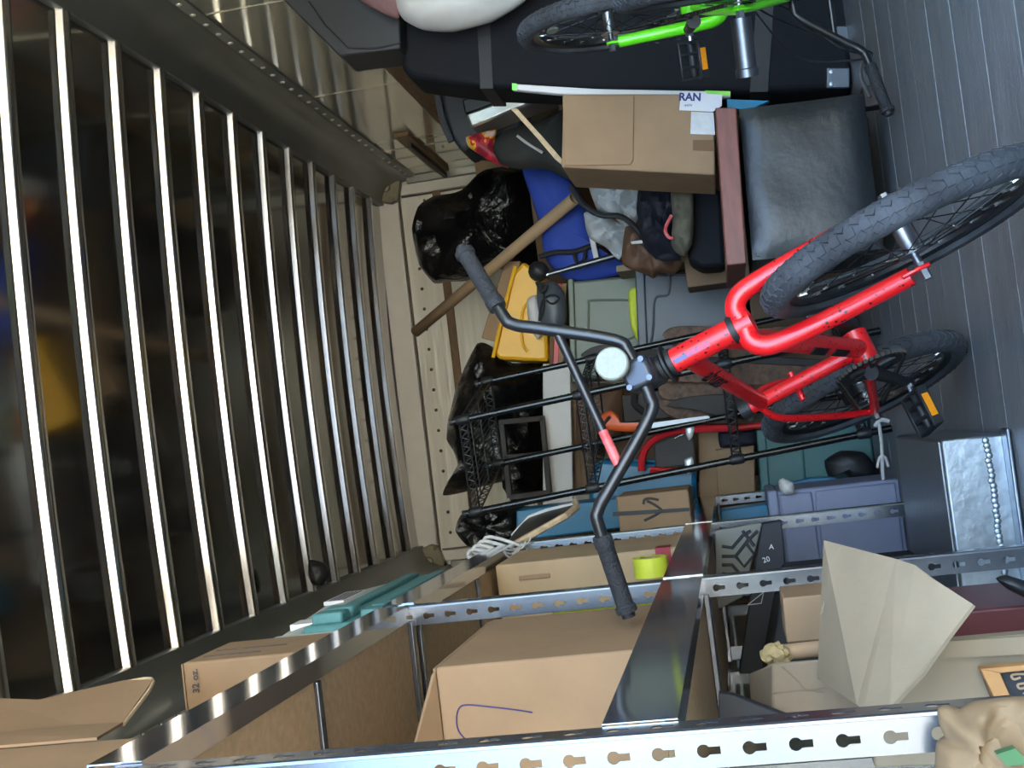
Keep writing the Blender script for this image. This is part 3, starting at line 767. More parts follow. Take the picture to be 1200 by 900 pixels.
# ---------------------------------------------------------------- right-hand side of the aisle
YC = 4.2
case = thing('fabric_case', 'tall black fabric case on caster feet leaning against the metal wall', 'case', (1.3, YC+.1, 0))
cpts = [(470, -32), (470, 78), (478, 90), (560, 101), (700, 106), (860, 109), (998, 104), (998, -60), (760, -60), (600, -40)]
poly_slab(cpts, YC, .24).build('cover', MATS['case_fabric'], case, bevel=.022, bseg=3)
for a in (556, 888):
    w = 16 if a < 600 else 22
    dx = 4 if a < 600 else -6
    poly_slab([(a, -30), (a+dx*1.6, 104 if a < 600 else 108), (a+w+dx*1.6, 104 if a < 600 else 108), (a+w, -30)], YC-.004, .25).build('strap', MATS['strap_black'], case, bevel=.002)
for (x0, x1, y0, y1) in ((968, 996, 79, 103), (972, 998, 30, 48)):
    br = poly_slab([(x0, y0), (x1, y0), (x1, y1), (x0, y1)], YC-.012, .012).build('corner_plate', mat('plate_grey', (84, 92, 104), 0.35, 0.6), case, bevel=.004)
    gq = MB()
    for yy in (y0+.22*(y1-y0), y0+.8*(y1-y0)):
        dome(gq, PY(x0+6, yy, YC-.012), (0, -1, 0), .008)
    gq.build('rivet', MATS['white_metal'], br, smooth=True)
    yc = (y0+y1)/2; c = PY(x1+9, yc, YC+.03)
    MB().lathe([(.006, -.02), (.024, -.02), (.026, -.016), (.026, .016), (.024, .02), (.006, .02)], Matrix.Translation((c.x, c.y, max(.028, c.z))) @ Matrix.Rotation(math.pi/2, 4, 'Y'), 20).build('caster', MATS['plastic_black'], case, smooth=True)
bd = thing('folded_board', 'dark grey folding board lying on top of the tall fabric case', 'board', (1.5, 4.25, 1.5))
poly_slab([(318, -14), (398, 66), (469, 57), (468, -30)], 4.12, .20).build('panel', MATS['dark_board'], bd, bevel=.006)
strip([(362, 2), (408, 56), (470, 50)], 4.116, .003, 'strap_black', 'piping', bd, n=2)
soft('plastic_sack', 'white plastic sack draped over the top of the black fabric case', 'sack', [(466, -20), (466, 10), (474, 24), (495, 34), (530, 36), (575, 24), (612, 2), (625, -20), (560, -45)], 4.06, .09, 'white_plastic', wr=.3, freq=5, crease=.4)
soft('folded_cloth', 'dusty maroon cloth tucked behind the white plastic sack', 'cloth', [(412, -12), (430, 6), (466, 22), (470, -5), (450, -30)], 4.06, .035, 'maroon_cloth', wr=.3)
# wood topped bench with leather body
bench = thing('storage_bench', 'black leather storage bench with a reddish wooden top slab', 'bench', (.66, 3.85, 0))
fr_ = [PY(838, 126, 3.5), PY(863, 126, 3.5), PY(875, 309, 3.5), PY(851, 311, 3.5)]
MB().hexa(fr_, [q+Vector((0, .62, 0)) for q in fr_]).build('wooden_top', MATS['red_wood'], bench, bevel=.004)
q0, q1, q2, q3 = PY(866, 128, 3.56), PY(1012, 110, 3.56), PY(1034, 292, 3.56), PY(882, 305, 3.56)
lo = .045
body = MB(); NX = 14; NZ = 12; vs = []
for i in range(NX+1):
    for j in range(NZ+1):
        u, v = i/NX, j/NZ
        p = q0.lerp(q3, u).lerp(q1.lerp(q2, u), v)
        e = min(u, 1-u, v, 1-v)
        p.y += -.018*(1-math.exp(-e*14))+.006*noise.noise(p*7)
        vs.append(p)
fs = [(i*(NZ+1)+j, (i+1)*(NZ+1)+j, (i+1)*(NZ+1)+j+1, i*(NZ+1)+j+1) for i in range(NX) for j in range(NZ)]
body.add(vs, fs)
MB().hexa([q0, q1, q2, q3], [q+Vector((0, .5, 0)) for q in (q0, q1, q2, q3)]).build('body', MATS['leather_black'], bench, bevel=.012)
body.build('leather_panel', MATS['leather_black'], bench, smooth=True)
for c in ((.85, 3.60), (.50, 3.60), (.85, 4.0), (.50, 4.0)):
    MB().box((c[0]-.03, c[1]-.03, 0.001), (c[0]+.03, c[1]+.03, .06)).build('foot', MATS['dark_wood'], bench, bevel=.004)
# cardboard carton on the bench
ctn = thing('shipping_carton', 'brown shipping carton with white label and tape resting on the bench', 'carton', (.87, 3.9, .46))
F = [PY(660, 110, 3.8), PY(836, 110, 3.8), PY(838, 205, 3.8), PY(658, 196, 3.8)]
MB().hexa(F, [q+Vector((0, .34, 0)) for q in F]).build('body', MATS['cardboard'], ctn, bevel=.005)
slab('flap', '', '', [(659, 112), (743, 112), (742, 188), (738, 193), (662, 194)], 3.793, .006, 'cardboard', bevel=.002, parent=ctn)
lb = slab('label', '', '', [(798, 108), (846, 111), (846, 124), (835, 131), (796, 129)], 3.796, .003, 'label_paper', bevel=0, parent=ctn)
c = PY(807, 114, 3.7945); ex = PY(840, 114.5, 3.7945)-c; 
text_mesh('print', 'RAN', 'navy_ink', lb, frame_from(ex, (0, -1, 0), PY(808.5, 114, 3.7945)), .033, bold=.0012)
text_mesh('print', '-6474', 'navy_ink', lb, frame_from(ex, (0, -1, 0), PY(806, 123.5, 3.7945)), .011)
slab('clear_tape', '', '', [(810, 131), (836, 132), (838, 158), (809, 157)], 3.7955, .003, 'clear_tape', bevel=0, parent=ctn)
slab('brown_tape', '', '', [(812, 164), (836, 164), (837, 177), (812, 176)], 3.797, .003, 'cardboard_dark', bevel=0, parent=ctn)
slab('paper_packet', 'long white paper packet with green corner wedged behind the brown shipping carton', 'packet', [(600, 98), (700, 104), (856, 107), (856, 114), (740, 114), (655, 110), (600, 105)], 4.16, .03, 'label_paper', .004)
slab('green_corner', '', '', [(600, 97.5), (606, 98), (606, 106), (600, 105.5)], 4.156, .002, 'green_paint', 0, parent=bpy.data.objects['paper_packet'])
slab('green_corner', '', '', [(826, 106), (856, 107), (856, 112), (832, 113)], 4.156, .002, 'green_paint', 0, parent=bpy.data.objects['paper_packet'])
slab('turquoise_box', 'small turquoise box behind the end of the wooden bench top', 'box', [(852, 116), (902, 118), (880, 128), (852, 128)], 4.15, .03, 'turquoise', .002)

# ---------------------------------------------------------------- pile at the front wall, from right to left
bk = thing('storage_bin', 'slate grey plastic bin tipped on its side near the metal wall', 'bin', (1.3, 5.6, 1.3))
poly_slab([(516, 92), (610, 92), (612, 150), (566, 165), (541, 178), (528, 160), (518, 125)], 5.5, .3).build('body', MATS['slate_plastic'], bk, bevel=.02)
strip([(511, 92), (513, 112), (519, 140), (529, 166)], 5.49, .016, 'tote_grey', 'rim', bk)
fo = thing('foil_parcel', 'crinkled silver foil parcel wrapped with black tape', 'parcel', (1.2, 5.4, 1.3))
poly_slab([(545, 133), (602, 112), (653, 103), (648, 112), (600, 130), (552, 150)], 5.25, .2).build('foil', MATS['foil'], fo, bevel=.012)
poly_slab([(541, 117), (590, 101), (606, 102), (602, 113), (545, 134)], 5.24, .22).build('black_wrap', MATS['gloss_black'], fo, bevel=.008)
gb = soft('gift_bag', 'flowery red and yellow gift bag beside the black sack', 'bag', [(546, 161), (562, 156), (582, 152), (579, 170), (588, 186), (596, 197), (580, 192), (560, 180), (549, 172)], 5.30, .04, 'lime', wr=.2)
_m = bpy.data.materials.new('flower_print'); _m.use_nodes = True; MATS['flower_print'] = _m
_b = _m.node_tree.nodes['Principled BSDF']; _v = _m.node_tree.nodes.new('ShaderNodeTexNoise'); _v.inputs['Scale'].default_value = 13
_c = _m.node_tree.nodes.new('ShaderNodeValToRGB'); _c.color_ramp.interpolation = 'CONSTANT'
for k, (p, col) in enumerate(((0, (150, 30, 50)), (.42, (210, 40, 60)), (.5, (235, 190, 60)), (.57, (240, 200, 210)), (.64, (40, 30, 34)))):
    e = _c.color_ramp.elements[k] if k < 2 else _c.color_ramp.elements.new(p)
    e.position = p; e.color = lin(col)
_t2 = _m.node_tree.nodes.new('ShaderNodeTexCoord')
_m.node_tree.links.new(_t2.outputs['Object'], _v.inputs['Vector']); _m.node_tree.links.new(_v.outputs['Fac'], _c.inputs['Fac']); _m.node_tree.links.new(_c.outputs['Color'], _b.inputs['Base Color'])
gb.data.materials[0] = _m
slab('small_carton', 'small brown carton corner showing above the black sack', 'carton', [(555, 186), (580, 190), (634, 182), (636, 206), (560, 222)], 6.62, .1, 'cardboard', .006)
soft('felt_hat', 'dark olive brimmed hat lying over the blue chair bag', 'hat', [(578, 172), (590, 155), (612, 148), (640, 140), (664, 128), (668, 165), (680, 195), (672, 212), (640, 198), (608, 198), (586, 192)], 5.15, .08, 'dark_olive', wr=.12)
strip([(606, 159), (618, 168), (636, 179)], 5.05, .006, 'white_plastic', 'drawstring', None) and None
tag(COL.objects[-1] if False else bpy.data.objects['drawstring'], 'short white drawstring lying across the dark olive hat', 'cord')
ts = slab('cardboard_strip', 'torn narrow cardboard strip leaning against the shipping carton', 'cardboard', [(598, 127), (606, 127), (640, 165), (660, 188), (690, 208), (689, 217), (668, 201), (650, 186), (628, 160)], 4.16, .010, 'cardboard_edge', .001)
# black sacks
soft('rubbish_sack', 'shiny black rubbish sack high on the pile against the front wall', 'sack', [(484, 270), (490, 245), (510, 232), (545, 224), (558, 212), (572, 200), (600, 194), (618, 200), (622, 225), (630, 255), (634, 285), (636, 318), (622, 335), (600, 325), (580, 312), (556, 328), (520, 331), (508, 332), (492, 312)], 6.35, .24, 'bag_black', seed=3, wr=.30, freq=6, crease=.75, n=120, ctr=(565, 265))
soft('rubbish_sack', 'shiny black rubbish sack below the yellow bin, bulging beside the wire rack', 'sack', [(560, 402), (580, 408), (600, 424), (641, 426), (643, 470), (640, 520), (638, 582), (604, 590), (598, 565), (560, 572), (521, 582), (538, 548), (533, 530), (523, 515), (527, 490), (538, 450)], 5.75, .24, 'bag_black', seed=8, wr=.28, freq=6, crease=.7, n=120, ctr=(590, 490))
soft('rubbish_sack', 'small crumpled black rubbish sack slumped behind the top of the steel rack', 'sack', [(534, 622), (540, 604), (556, 597), (590, 592), (622, 594), (625, 615), (605, 635), (575, 640), (548, 640)], 5.25, .12, 'bag_black', seed=11, wr=.4, freq=9, crease=.8, n=90)
tb = thing('cardboard_tube', 'long cardboard tube slanting across the black sack and blue bag', 'tube', PY(580, 310, 5.3))
a, b = PY(487, 389, 6.02), PY(673, 233, 5.33); dv = (b-a).normalized()
MB().tube([a, b], .0255, 24, caps=False).build('tube', MATS['kraft_tube'], tb, smooth=True, solid=.004)
# blue chair bag with strap and pole
bb_ = thing('chair_bag', 'royal blue fabric chair bag with black straps', 'bag', PY(660, 270, 5.6))
puff([(612, 197), (640, 196), (662, 205), (678, 225), (690, 255), (700, 290), (712, 305), (735, 312), (725, 322), (690, 330), (668, 330), (650, 318), (638, 300), (634, 270), (622, 230)], 5.55, .07, seed=2, wr=.2, freq=5).build('bag', MATS['blue_cloth'], bb_, smooth=True)
strip([(632, 301), (650, 296), (672, 295), (690, 289), (702, 286)], 5.46, .012, 'strap_black', 'strap', bb_)
strip([(672, 294), (676, 308), (684, 305), (686, 292)], 5.455, .008, 'strap_black', 'strap', bb_)
slab('pole', '', '', [(688, 268), (694, 266), (702, 303), (696, 305)], 5.42, .02, 'white_plastic', .003, parent=bb_)
# telescopic pole
tp = thing('telescopic_pole', 'telescopic grey metal pole with a black clamp head', 'pole', PY(660, 310, 5.2))
pa, pb = PY(641, 322, 5.385), PY(720, 300, 5.40)
MB().tube([pa, pa.lerp(pb, .35)], .0115, 16).tube([pa.lerp(pb, .35), pb], .0145, 16).build('rod', MATS['peg_steel'], tp, smooth=True)
ellipsoid_blob(PY(631, 318, 5.385), (.045, .045, .045), 5, .15, sub=3).build('clamp_head', MATS['plastic_black'], tp, smooth=True)
strip([(630, 330), (636, 341), (640, 334)], 5.335, .012, 'plastic_black', 'clamp_jaw', tp)
MB().tube([pa.lerp(pb, -.01), pa.lerp(pb, .02)], .017, 14).build('collar', MATS['chrome'], tp, smooth=True)
# clothes between the carton and the totes
soft('pale_shirt', 'crumpled pale grey shirt hanging under the shipping carton', 'clothing', [(690, 214), (720, 212), (752, 214), (752, 235), (745, 262), (736, 270), (716, 252), (700, 246), (694, 232)], 4.75, .06, 'pale_cloth', wr=.8, freq=16, crease=1.2)
soft('pale_hat', 'pale grey cap with dark straps lying on the blue chair bag', 'clothing', [(684, 250), (702, 246), (722, 260), (738, 270), (733, 286), (726, 305), (710, 290), (690, 278)], 4.85, .05, 'pale_cloth', wr=.7, freq=15, crease=1.0)
soft('backpack', 'navy black backpack hanging beside the pale shirt', 'backpack', [(750, 214), (784, 215), (792, 235), (790, 262), (786, 282), (788, 300), (800, 306), (776, 306), (760, 296), (750, 275), (746, 245)], 4.5, .09, 'navy_cloth', wr=.6, freq=14, crease=.9)
stp = strip([(668, 218), (684, 240), (704, 252), (728, 254), (748, 270), (756, 286), (772, 302)], 4.62, .011, 'strap_black', 'shoulder_strap', None)
tag(stp, 'loose black shoulder strap hanging over the pale clothes', 'strap')
soft('olive_jacket', 'folded olive grey jacket hanging beside the bench', 'clothing', [(786, 224), (800, 222), (812, 226), (813, 260), (811, 285), (802, 300), (792, 296), (786, 285), (788, 255)], 4.35, .05, 'olive_cloth', wr=.5, freq=14, crease=.6)
hk = strip([(787, 252), (781, 264), (780, 272), (784, 278), (789, 279)], 4.30, .006, 'decal_red', 'plastic_hook', None); tag(hk, 'thin pink plastic hook on the olive jacket', 'hook')
soft('leather_bag', 'brown leather bag under the pale clothes', 'bag', [(733, 266), (750, 268), (758, 288), (775, 305), (802, 308), (790, 322), (775, 320), (766, 327), (757, 322), (729, 309)], 4.72, .06, 'brown_leather', wr=.5, freq=13, crease=.6)
sw = slab('white_stick', 'small white plastic stick on the brown leather bag', 'stick', [(739, 283), (753, 281), (753, 285), (740, 286)], 4.6, .008, 'white_plastic', .002)
slab('black_suitcase', 'glossy black suitcase standing behind the wooden bench top', 'suitcase', [(808, 222), (845, 222), (850, 312), (822, 314), (806, 304)], 4.42, .2, 'case_fabric', .015)
# totes
def tote(name, label, pts, panel, Y, d, m, rim_w=9, group=None):
    t = thing(name, label, 'tote', PY(*pts[2], Y))
    poly_slab(pts, Y, d).build('body', MATS[m], t, bevel=.012)
    (x0, y0), (x3, y3) = pts[0], pts[3]
    poly_slab([(x0-2, y0-4), (x0+rim_w, y0-3), (x3+rim_w, y3+3), (x3-2, y3+4)], Y-.02, d+.04).build('lid_rim', MATS[m], t, bevel=.006)
    ps = [PY(x, y, Y-.004) for x, y in panel]+[PY(*panel[0], Y-.004)]
    MB().tube(smooth_path(ps, 5), .005, 8).build('panel_rib', MATS[m], t, smooth=True)
    return t
tt = tote('storage_tote', 'dark grey plastic storage tote beside the red bicycle head tube', [(746, 320), (872, 322), (872, 446), (752, 452)], [(785, 322), (783, 345), (768, 350), (766, 380), (768, 440), (860, 444), (869, 380), (868, 324)], 5.12, .30, 'tote_grey')
tote('storage_tote', 'pale green grey storage tote behind the dark grey tote', [(667, 330), (752, 322), (752, 440), (671, 445)], [(742, 352), (694, 352), (690, 358), (690, 390), (695, 395), (742, 395)], 5.47, .40, 'tote_green', 5)
tag(MB().prism(stand([(722, 311), (722, 319)], 5.13, .001), (0, .28, 0)).build('pallet_board', MATS['cardboard_pale'], bevel=.004), 'pale board standing upright against the side of the dark grey tote', 'board')
soft('safety_vest', 'lime yellow vest stuffed between the two totes', 'clothing', [(737, 340), (749, 338), (750, 378), (748, 400), (740, 385), (737, 362)], 5.43, .025, 'lime', wr=.3)
for k, (x0, x1, m) in enumerate(((656, 661, 'cardboard_dark'), (661, 667, 'red_plastic'), (667, 673, 'cardboard'))):
    slab('flat_book', ['brown backed book lying topmost on the pale green tote', 'thin red book lying between a brown and a tan one', 'tan backed book lying directly on the pale green tote'][k], 'book', [(x0-9, 332), (x1-9, 332), (x1-13, 430), (x0-13, 430)], 5.49, .2, m, .002)
# yellow bin, carton, shoes
yb = thing('plastic_bin', 'bright yellow plastic bin tipped above the black sack', 'bin', PY(610, 400, 5.5))
poly_slab([(613, 306), (640, 326), (642, 424), (584, 421), (579, 413), (600, 322)], 5.45, .25).build('body', MATS['bin_yellow'], yb, bevel=.015)
strip([(578, 419), (590, 366), (604, 312)], 5.44, .009, 'bin_yellow', 'rim', yb)
strip([(640, 350), (622, 352), (612, 366), (612, 400), (618, 412)], 5.44, .006, 'bin_yellow', 'moulded_rib', yb)
slab('flat_carton', 'flattened brown carton behind the yellow bin', 'carton', [(592, 306), (610, 306), (586, 402), (564, 396)], 5.72, .05, 'cardboard', .004)
soft('grey_pouch', 'grey knitted pouch with black drawstring beside the yellow bin', 'pouch', [(630, 334), (650, 330), (662, 345), (664, 372), (656, 392), (640, 390), (630, 372)], 5.398, .05, 'tote_grey', wr=.2)
dc = strip([(637, 338), (637, 362), (632, 376), (636, 352), (648, 346), (655, 350), (648, 356), (640, 352)], 5.343, .005, 'strap_black', 'drawstring', None); tag(dc, 'black looped drawstring on the grey knitted pouch', 'cord')
soft('white_sneaker', 'white shoe wedged under the yellow bin edge', 'shoe', [(618, 352), (628, 346), (634, 362), (638, 385), (630, 398), (620, 380)], 5.405, .045, 'white_plastic', wr=.15)
slab('poster_board', 'white board standing behind the wire rack', 'board', [(636, 426), (668, 430), (672, 596), (636, 600)], 5.40, .03, 'white_plastic', .004)
# black crate with two openings beside the white board
cr = thing('open_crate', 'dark grey open crate frame in front of the black sack', 'crate', PY(600, 530, 5.34))
for p in ([(584, 492), (637, 487), (637, 493), (584, 498)], [(584, 492), (590, 492), (600, 583), (594, 584)], [(632, 488), (637, 488), (646, 577), (640, 578)], [(590, 534), (640, 528), (641, 533), (591, 539)], [(596, 580), (644, 574), (645, 580), (597, 586)]):
    poly_slab(p, 5.32, .04).build('crate_bar', MATS['deck_grey'], cr, bevel=.003)
# ---------------------------------------------------------------- black wire rack
wrk = thing('wire_rack', 'black wire shelving rack with round ribbed posts, slightly leaning, behind the red bicycle', 'shelving', (.05, 4.65, 0))
# post feet and tops: front left, front right, back left, back right
f0, t0 = Vector((-.10, 4.40, .002)), PY(546, 602, 4.40)
lean = (t0-f0)
f1 = Vector((.235, 4.36, .002)); f2 = Vector((.055, 4.95, .002)); f3 = f1+f2-f0
TT = lean*1.0
def post(a):
    m = MB(); b = a+TT
    m.tube([a, b], .0125, 14)
    n = int((b-a).length/.025)
    for k in range(1, n):
        c = a.lerp(b, k/n); e = (b-a).normalized()*.0018; m.tube([c-e, c+e], .0134, 14, caps=True)
    o = m.build('post', MATS['post_gloss'], wrk, smooth=True)
    MB().tube([b, b+TT.normalized()*.012], .0135, 12).build('post_cap', MATS['plastic_black'], o, smooth=True)
for q in (f0, f1, f2, f3): post(q)
def wire_shelf(h):
    A, Bq, C, D = [q+TT*h for q in (f0, f1, f3, f2)]
    sh = MB(); up = TT.normalized()
    ring = [A, Bq, C, D]
    for i in range(4):
        p, q = ring[i], ring[(i+1) % 4]
        sh.tube([p, q], .0035, 8); sh.tube([p-up*.030, q-up*.030], .0035, 8)
        n = 11
        for k in range(n):
            a = p.lerp(q, k/n); b = p.lerp(q, (k+.5)/n)-up*.030; c = p.lerp(q, (k+1)/n)
            sh.tube([a, b], .0018, 6, caps=False); sh.tube([b, c], .0018, 6, caps=False)
    # deck wires run from front to back, two stiffeners across
    n = 15
    for k in range(1, n): sh.tube([A.lerp(Bq, k/n), D.lerp(C, k/n)], .0019, 6, caps=False)
    for k in (.33, .66): sh.tube([A.lerp(D, k)-up*.004, Bq.lerp(C, k)-up*.004], .003, 6)
    o = sh.build('wire_shelf', MATS['wire_black'], wrk, smooth=True)
    for q in ring:
        MB().tube([q-up*.040, q-up*.034, q+up*.004, q+up*.010], [.0155, .019, .0175, .015], 14).build('collar', MATS['plastic_black'], o, smooth=True)
for h in (.985, .70, .36, .07): wire_shelf(h)

# ---------------------------------------------------------------- things on and behind the wire rack
def deck(name, label, px, Y, m_top, m_edge, th=.012):
    t = thing(name, label, 'skateboard', PY(*px[0], Y))
    pts = smooth_path([PY(x, y, Y) for x, y in px]+[PY(*px[0], Y)], 5)[:-1]
    MB().prism(pts, (0, th, 0)).build('deck', MATS[m_top], t, bevel=.003)
    MB().prism([p+Vector((0, th, 0)) for p in pts], (0, .003, 0)).build('grip_tape', MATS[m_edge], t)
    return t
deck('skateboard', 'skateboard with patterned brown underside beside the bar reflector', [(697, 436), (703, 422), (722, 416), (800, 422), (940, 428), (1000, 430), (1004, 442), (940, 452), (800, 448), (712, 446)], 5.030, 'deck_wood', 'strap_black')
deck('skateboard', 'dark grey skateboard deck above the patterned one', [(685, 412), (697, 406), (720, 404), (800, 412), (940, 420), (1000, 424), (1003, 436), (940, 442), (800, 430), (690, 420)], 5.066, 'deck_grey', 'strap_black')
deck('skateboard', 'skateboard with brown flamed underside behind the red head tube', [(776, 392), (786, 384), (810, 382), (880, 384), (990, 378), (998, 394), (990, 406), (880, 418), (830, 418), (790, 406)], 5.012, 'deck_wood', 'strap_black')
deck('skateboard', 'long worn brown skateboard deck behind the red top tube', [(770, 448), (800, 442), (900, 446), (992, 448), (1004, 458), (992, 470), (850, 474), (800, 470), (775, 466)], 5.084, 'deck_wood', 'strap_black')
s4 = deck('skateboard', 'curved grey skateboard deck under the long brown deck', [(779, 476), (800, 466), (850, 462), (940, 464), (1004, 470), (1006, 482), (940, 490), (860, 490), (810, 480)], 5.048, 'deck_grey', 'strap_black')
deck('skateboard', 'faded brown skateboard deck lowest of the stack', [(765, 470), (790, 468), (860, 474), (960, 480), (1006, 484), (1006, 494), (940, 498), (840, 497), (790, 490)], 5.102, 'deck_wood', 'strap_black')
tag(MB().prism(stand([(728, 463), (731, 496)], 5.125, .001), (0, .17, 0)).build('speaker_box', MATS['deck_grey'], bevel=.006), 'dark grey speaker box standing behind the handlebar', 'speaker')
hd = strip([(744, 462), (744, 474), (756, 484)], 5.110, .014, 'plastic_black', 'rubber_hose', None); tag(hd, 'bent black rubber hose in front of the dark grey speaker box', 'hose')
soft('canvas_bag', 'worn dark brown canvas bag lying on the dark grey speaker box', 'bag', [(676, 470), (690, 450), (728, 452), (733, 490), (726, 512), (700, 530), (676, 525)], 5.19, .055, 'brown_leather', wr=.3)
sa = thing('hand_saw', 'orange handled hand saw lying on the wire rack', 'saw', PY(720, 495, 4.7))
puff([(700, 502), (698, 495), (706, 485), (716, 481), (724, 487), (728, 495), (745, 497), (762, 495), (763, 503), (740, 506), (712, 504)], 4.68, .016, wr=.05).build('handle', MATS['orange_plastic'], sa, smooth=True)
MB().prism([PY(x, y, 4.68) for x, y in [(760, 496), (830, 487), (832, 490), (763, 502)]], (0, .003, 0)).build('blade', MATS['peg_steel'], sa)
MB().tube([PY(707, 497, 4.66), PY(715, 488, 4.66)], .006, 8).build('grip_slot', MATS['plastic_black'], sa, smooth=True)
# red folding stool
rs = thing('folding_stool', 'red tubular folding stool with grey seat behind the rack', 'stool', PY(800, 540, 4.8))
strip([(752, 552), (752, 540), (757, 525), (772, 512), (800, 504), (840, 502), (862, 502)], 4.985, .015, 'red_plastic', 'frame_tube', rs)
strip([(762, 550), (790, 552), (820, 548)], 4.985, .013, 'red_plastic', 'frame_tube', rs)
strip([(774, 502), (784, 500), (800, 501), (812, 500)], 4.987, .012, 'red_plastic', 'frame_tube', rs)
poly_slab([(766, 520), (812, 502), (816, 545), (768, 550)], 4.985, .028).build('seat', MATS['deck_grey'], rs, bevel=.008)
_l = PY(862, 502, 4.985); MB().tube([_l, (_l.x, 4.985, .001)], .013, 10).build('leg', MATS['red_plastic'], rs, smooth=True)
# pair of skateboard trucks
for k, (x, y) in enumerate(((808, 507), (807, 547))):
    t = thing('skateboard_truck', ['white metal skateboard truck by the red stool, upper of two', 'white metal skateboard truck by the red stool, lower of two'][k], 'skateboard truck', PY(x, y, 4.974))
    puff([(x-5, y-8), (x+4, y-12), (x+6, y-4), (x+3, y+6), (x-1, y+9), (x-4, y+2)], 4.974, .011, wr=.05, n=36).build('hanger', MATS['white_metal'], t, smooth=True)
    MB().tube([PY(x-17, y+7, 4.974), PY(x-3, y, 4.974)], .004, 8).build('axle', MATS['chrome'], t, smooth=True)
# plastic bin and cartons on the lower wire shelf
bn = thing('plastic_bin', 'bright blue plastic bin behind the lower front post of the wire rack', 'bin', PY(760, 580, 5.0))
poly_slab([(702, 538), (816, 547), (816, 582), (816, 600), (690, 604), (690, 560)], 5.04, .24).build('body', MATS['bin_blue'], bn, bevel=.02)
strip([(736, 540), (780, 541), (816, 547)], 5.035, .006, 'bin_blue', 'rim', bn)
slab('brown_carton', 'brown carton under the blue bin behind the plain tan carton', 'carton', [(818, 506), (884, 504), (886, 588), (820, 596)], 5.11, .17, 'cardboard', .005)
slab('brown_carton', 'plain tan carton standing next to the teal tote', 'carton', [(838, 527), (884, 522), (885, 585), (842, 592)], 5.035, .06, 'cardboard', .005)
soft('navy_jacket', 'dark navy jacket bundled on the teal tote behind the bicycle rear wheel', 'clothing', [(842, 506), (862, 502), (884, 502), (887, 512), (886, 521), (862, 524), (844, 524)], 5.065, .032, 'navy_cloth', wr=.3)
tl = thing('storage_tote', 'teal plastic storage tote on the floor behind the rear wheel', 'tote', PY(930, 540, 5.0))
MB().prism(stand([(888, 504), (894, 578)], 5.045, .001), (0, .245, 0)).build('body', MATS['tote_teal'], tl, bevel=.012)
poly_slab([(886, 503), (897, 502), (903, 580), (892, 581)], 5.03, .265).build('lid_rim', MATS['tote_teal'], tl, bevel=.006)
strip([(938, 500), (944, 572)], 5.042, .005, 'tote_teal', 'panel_rib', tl, n=2)
soft('power_tool', 'black power tool on the floor between the wire rack and the lavender drawers', 'tool', [(966, 540), (985, 528), (1012, 530), (1026, 546), (1026, 562), (1000, 564), (985, 552), (972, 560)], 4.915, .05, 'plastic_black', wr=.15)
wf = thing('plastic_hook', 'white plastic double hook hanging by the foot of the wire rack', 'hook', PY(1034, 540, 4.3))
strip([(1030, 496), (1033, 520), (1034, 548), (1035, 562)], 4.30, .006, 'white_plastic', 'shaft', wf)
strip([(1028, 548), (1031, 536), (1037, 536), (1041, 547)], 4.30, .005, 'white_plastic', 'prong', wf)
strip([(1025, 500), (1032, 492), (1042, 494)], 4.30, .007, 'white_plastic', 'grip', wf)

# ---------------------------------------------------------------- things on and under the steel rack
def carton(name, label, lo, hi, m='cardboard', bevel=.005, flap=None, group=None):
    t = thing(name, label, 'carton', ((lo[0]+hi[0])/2, (lo[1]+hi[1])/2, lo[2]))
    MB().box(lo, hi).build('body', MATS[m], t, bevel=bevel)
    return t
# big carton with raised flap, middle shelf, first bay
bc = carton('moving_carton', 'large tan carton with one raised flap on the middle steel shelf', (-.698, 1.90, SH2), (-.333, 2.37, 1.04), 'cardboard')
h0, h1 = Vector((-.34, 1.898, 1.04)), Vector((-.69, 1.898, 1.04)); e0, e1 = PY(455, 884, 1.74), None
fl = [h0, h1, h1+Vector((0, -.19, .10)), h0+Vector((-.18, -.10, .055)), h0+Vector((-.004, -.004, .004))]
MB().hexa(fl, [q+Vector((0, .004, .003)) for q in fl]).build('raised_flap', MATS['cardboard'], bc)
MB().box((-.698, 1.902, 1.0405), (-.515, 2.36, 1.0445)).build('top_flap', MATS['cardboard'], bc); MB().box((-.511, 1.902, 1.0405), (-.335, 2.36, 1.0445)).build('top_flap', MATS['cardboard'], bc)
sq = [(545, 866), (537, 856), (535, 842), (538, 830), (548, 826), (580, 829), (612, 833), (624, 835)]
MB().tube(smooth_path([PY(x, y, 1.8985) for x, y in sq], 5), .0011, 6).build('pen_scrawl', MATS['navy_ink'], bc, smooth=True)
MB().tube(smooth_path([PY(x, y, 1.8985) for x, y in [(590, 868), (600, 869), (606, 866)]], 4), .0011, 6).build('pen_scrawl', MATS['navy_ink'], bc, smooth=True)
# tall carton at the end of the second bay
tc_ = carton('tall_carton', 'pale tan carton with a perforated hand flap reaching up to the top shelf', (-.695, 3.28, SH2), (-.318, 3.66, 1.206), 'cardboard_light')
strip([(578, 0), (579, 0)], 3.0, .001, 'cardboard', 'x', None) and bpy.data.objects.remove(bpy.data.objects['x'])
pf = MB()
for a_, b_ in (((-.40, 1.195), (-.40, 1.06)), ((-.40, 1.06), (-.43, 1.06))): pf.tube([(a_[0], 3.2785, a_[1]), (b_[0], 3.2785, b_[1])], .0016, 6)
pf.build('perforation', MATS['cardboard_dark'], tc_)
MB().box((-.365, 3.2755, 1.06), (-.352, 3.28, 1.145)).build('hand_slot', MATS['cardboard'], tc_, bevel=.003)
MB().box((-.36, 3.277, .735), (-.3165, 3.34, .775)).build('red_label', mat('label_red', (150, 34, 50), 0.5), tc_)
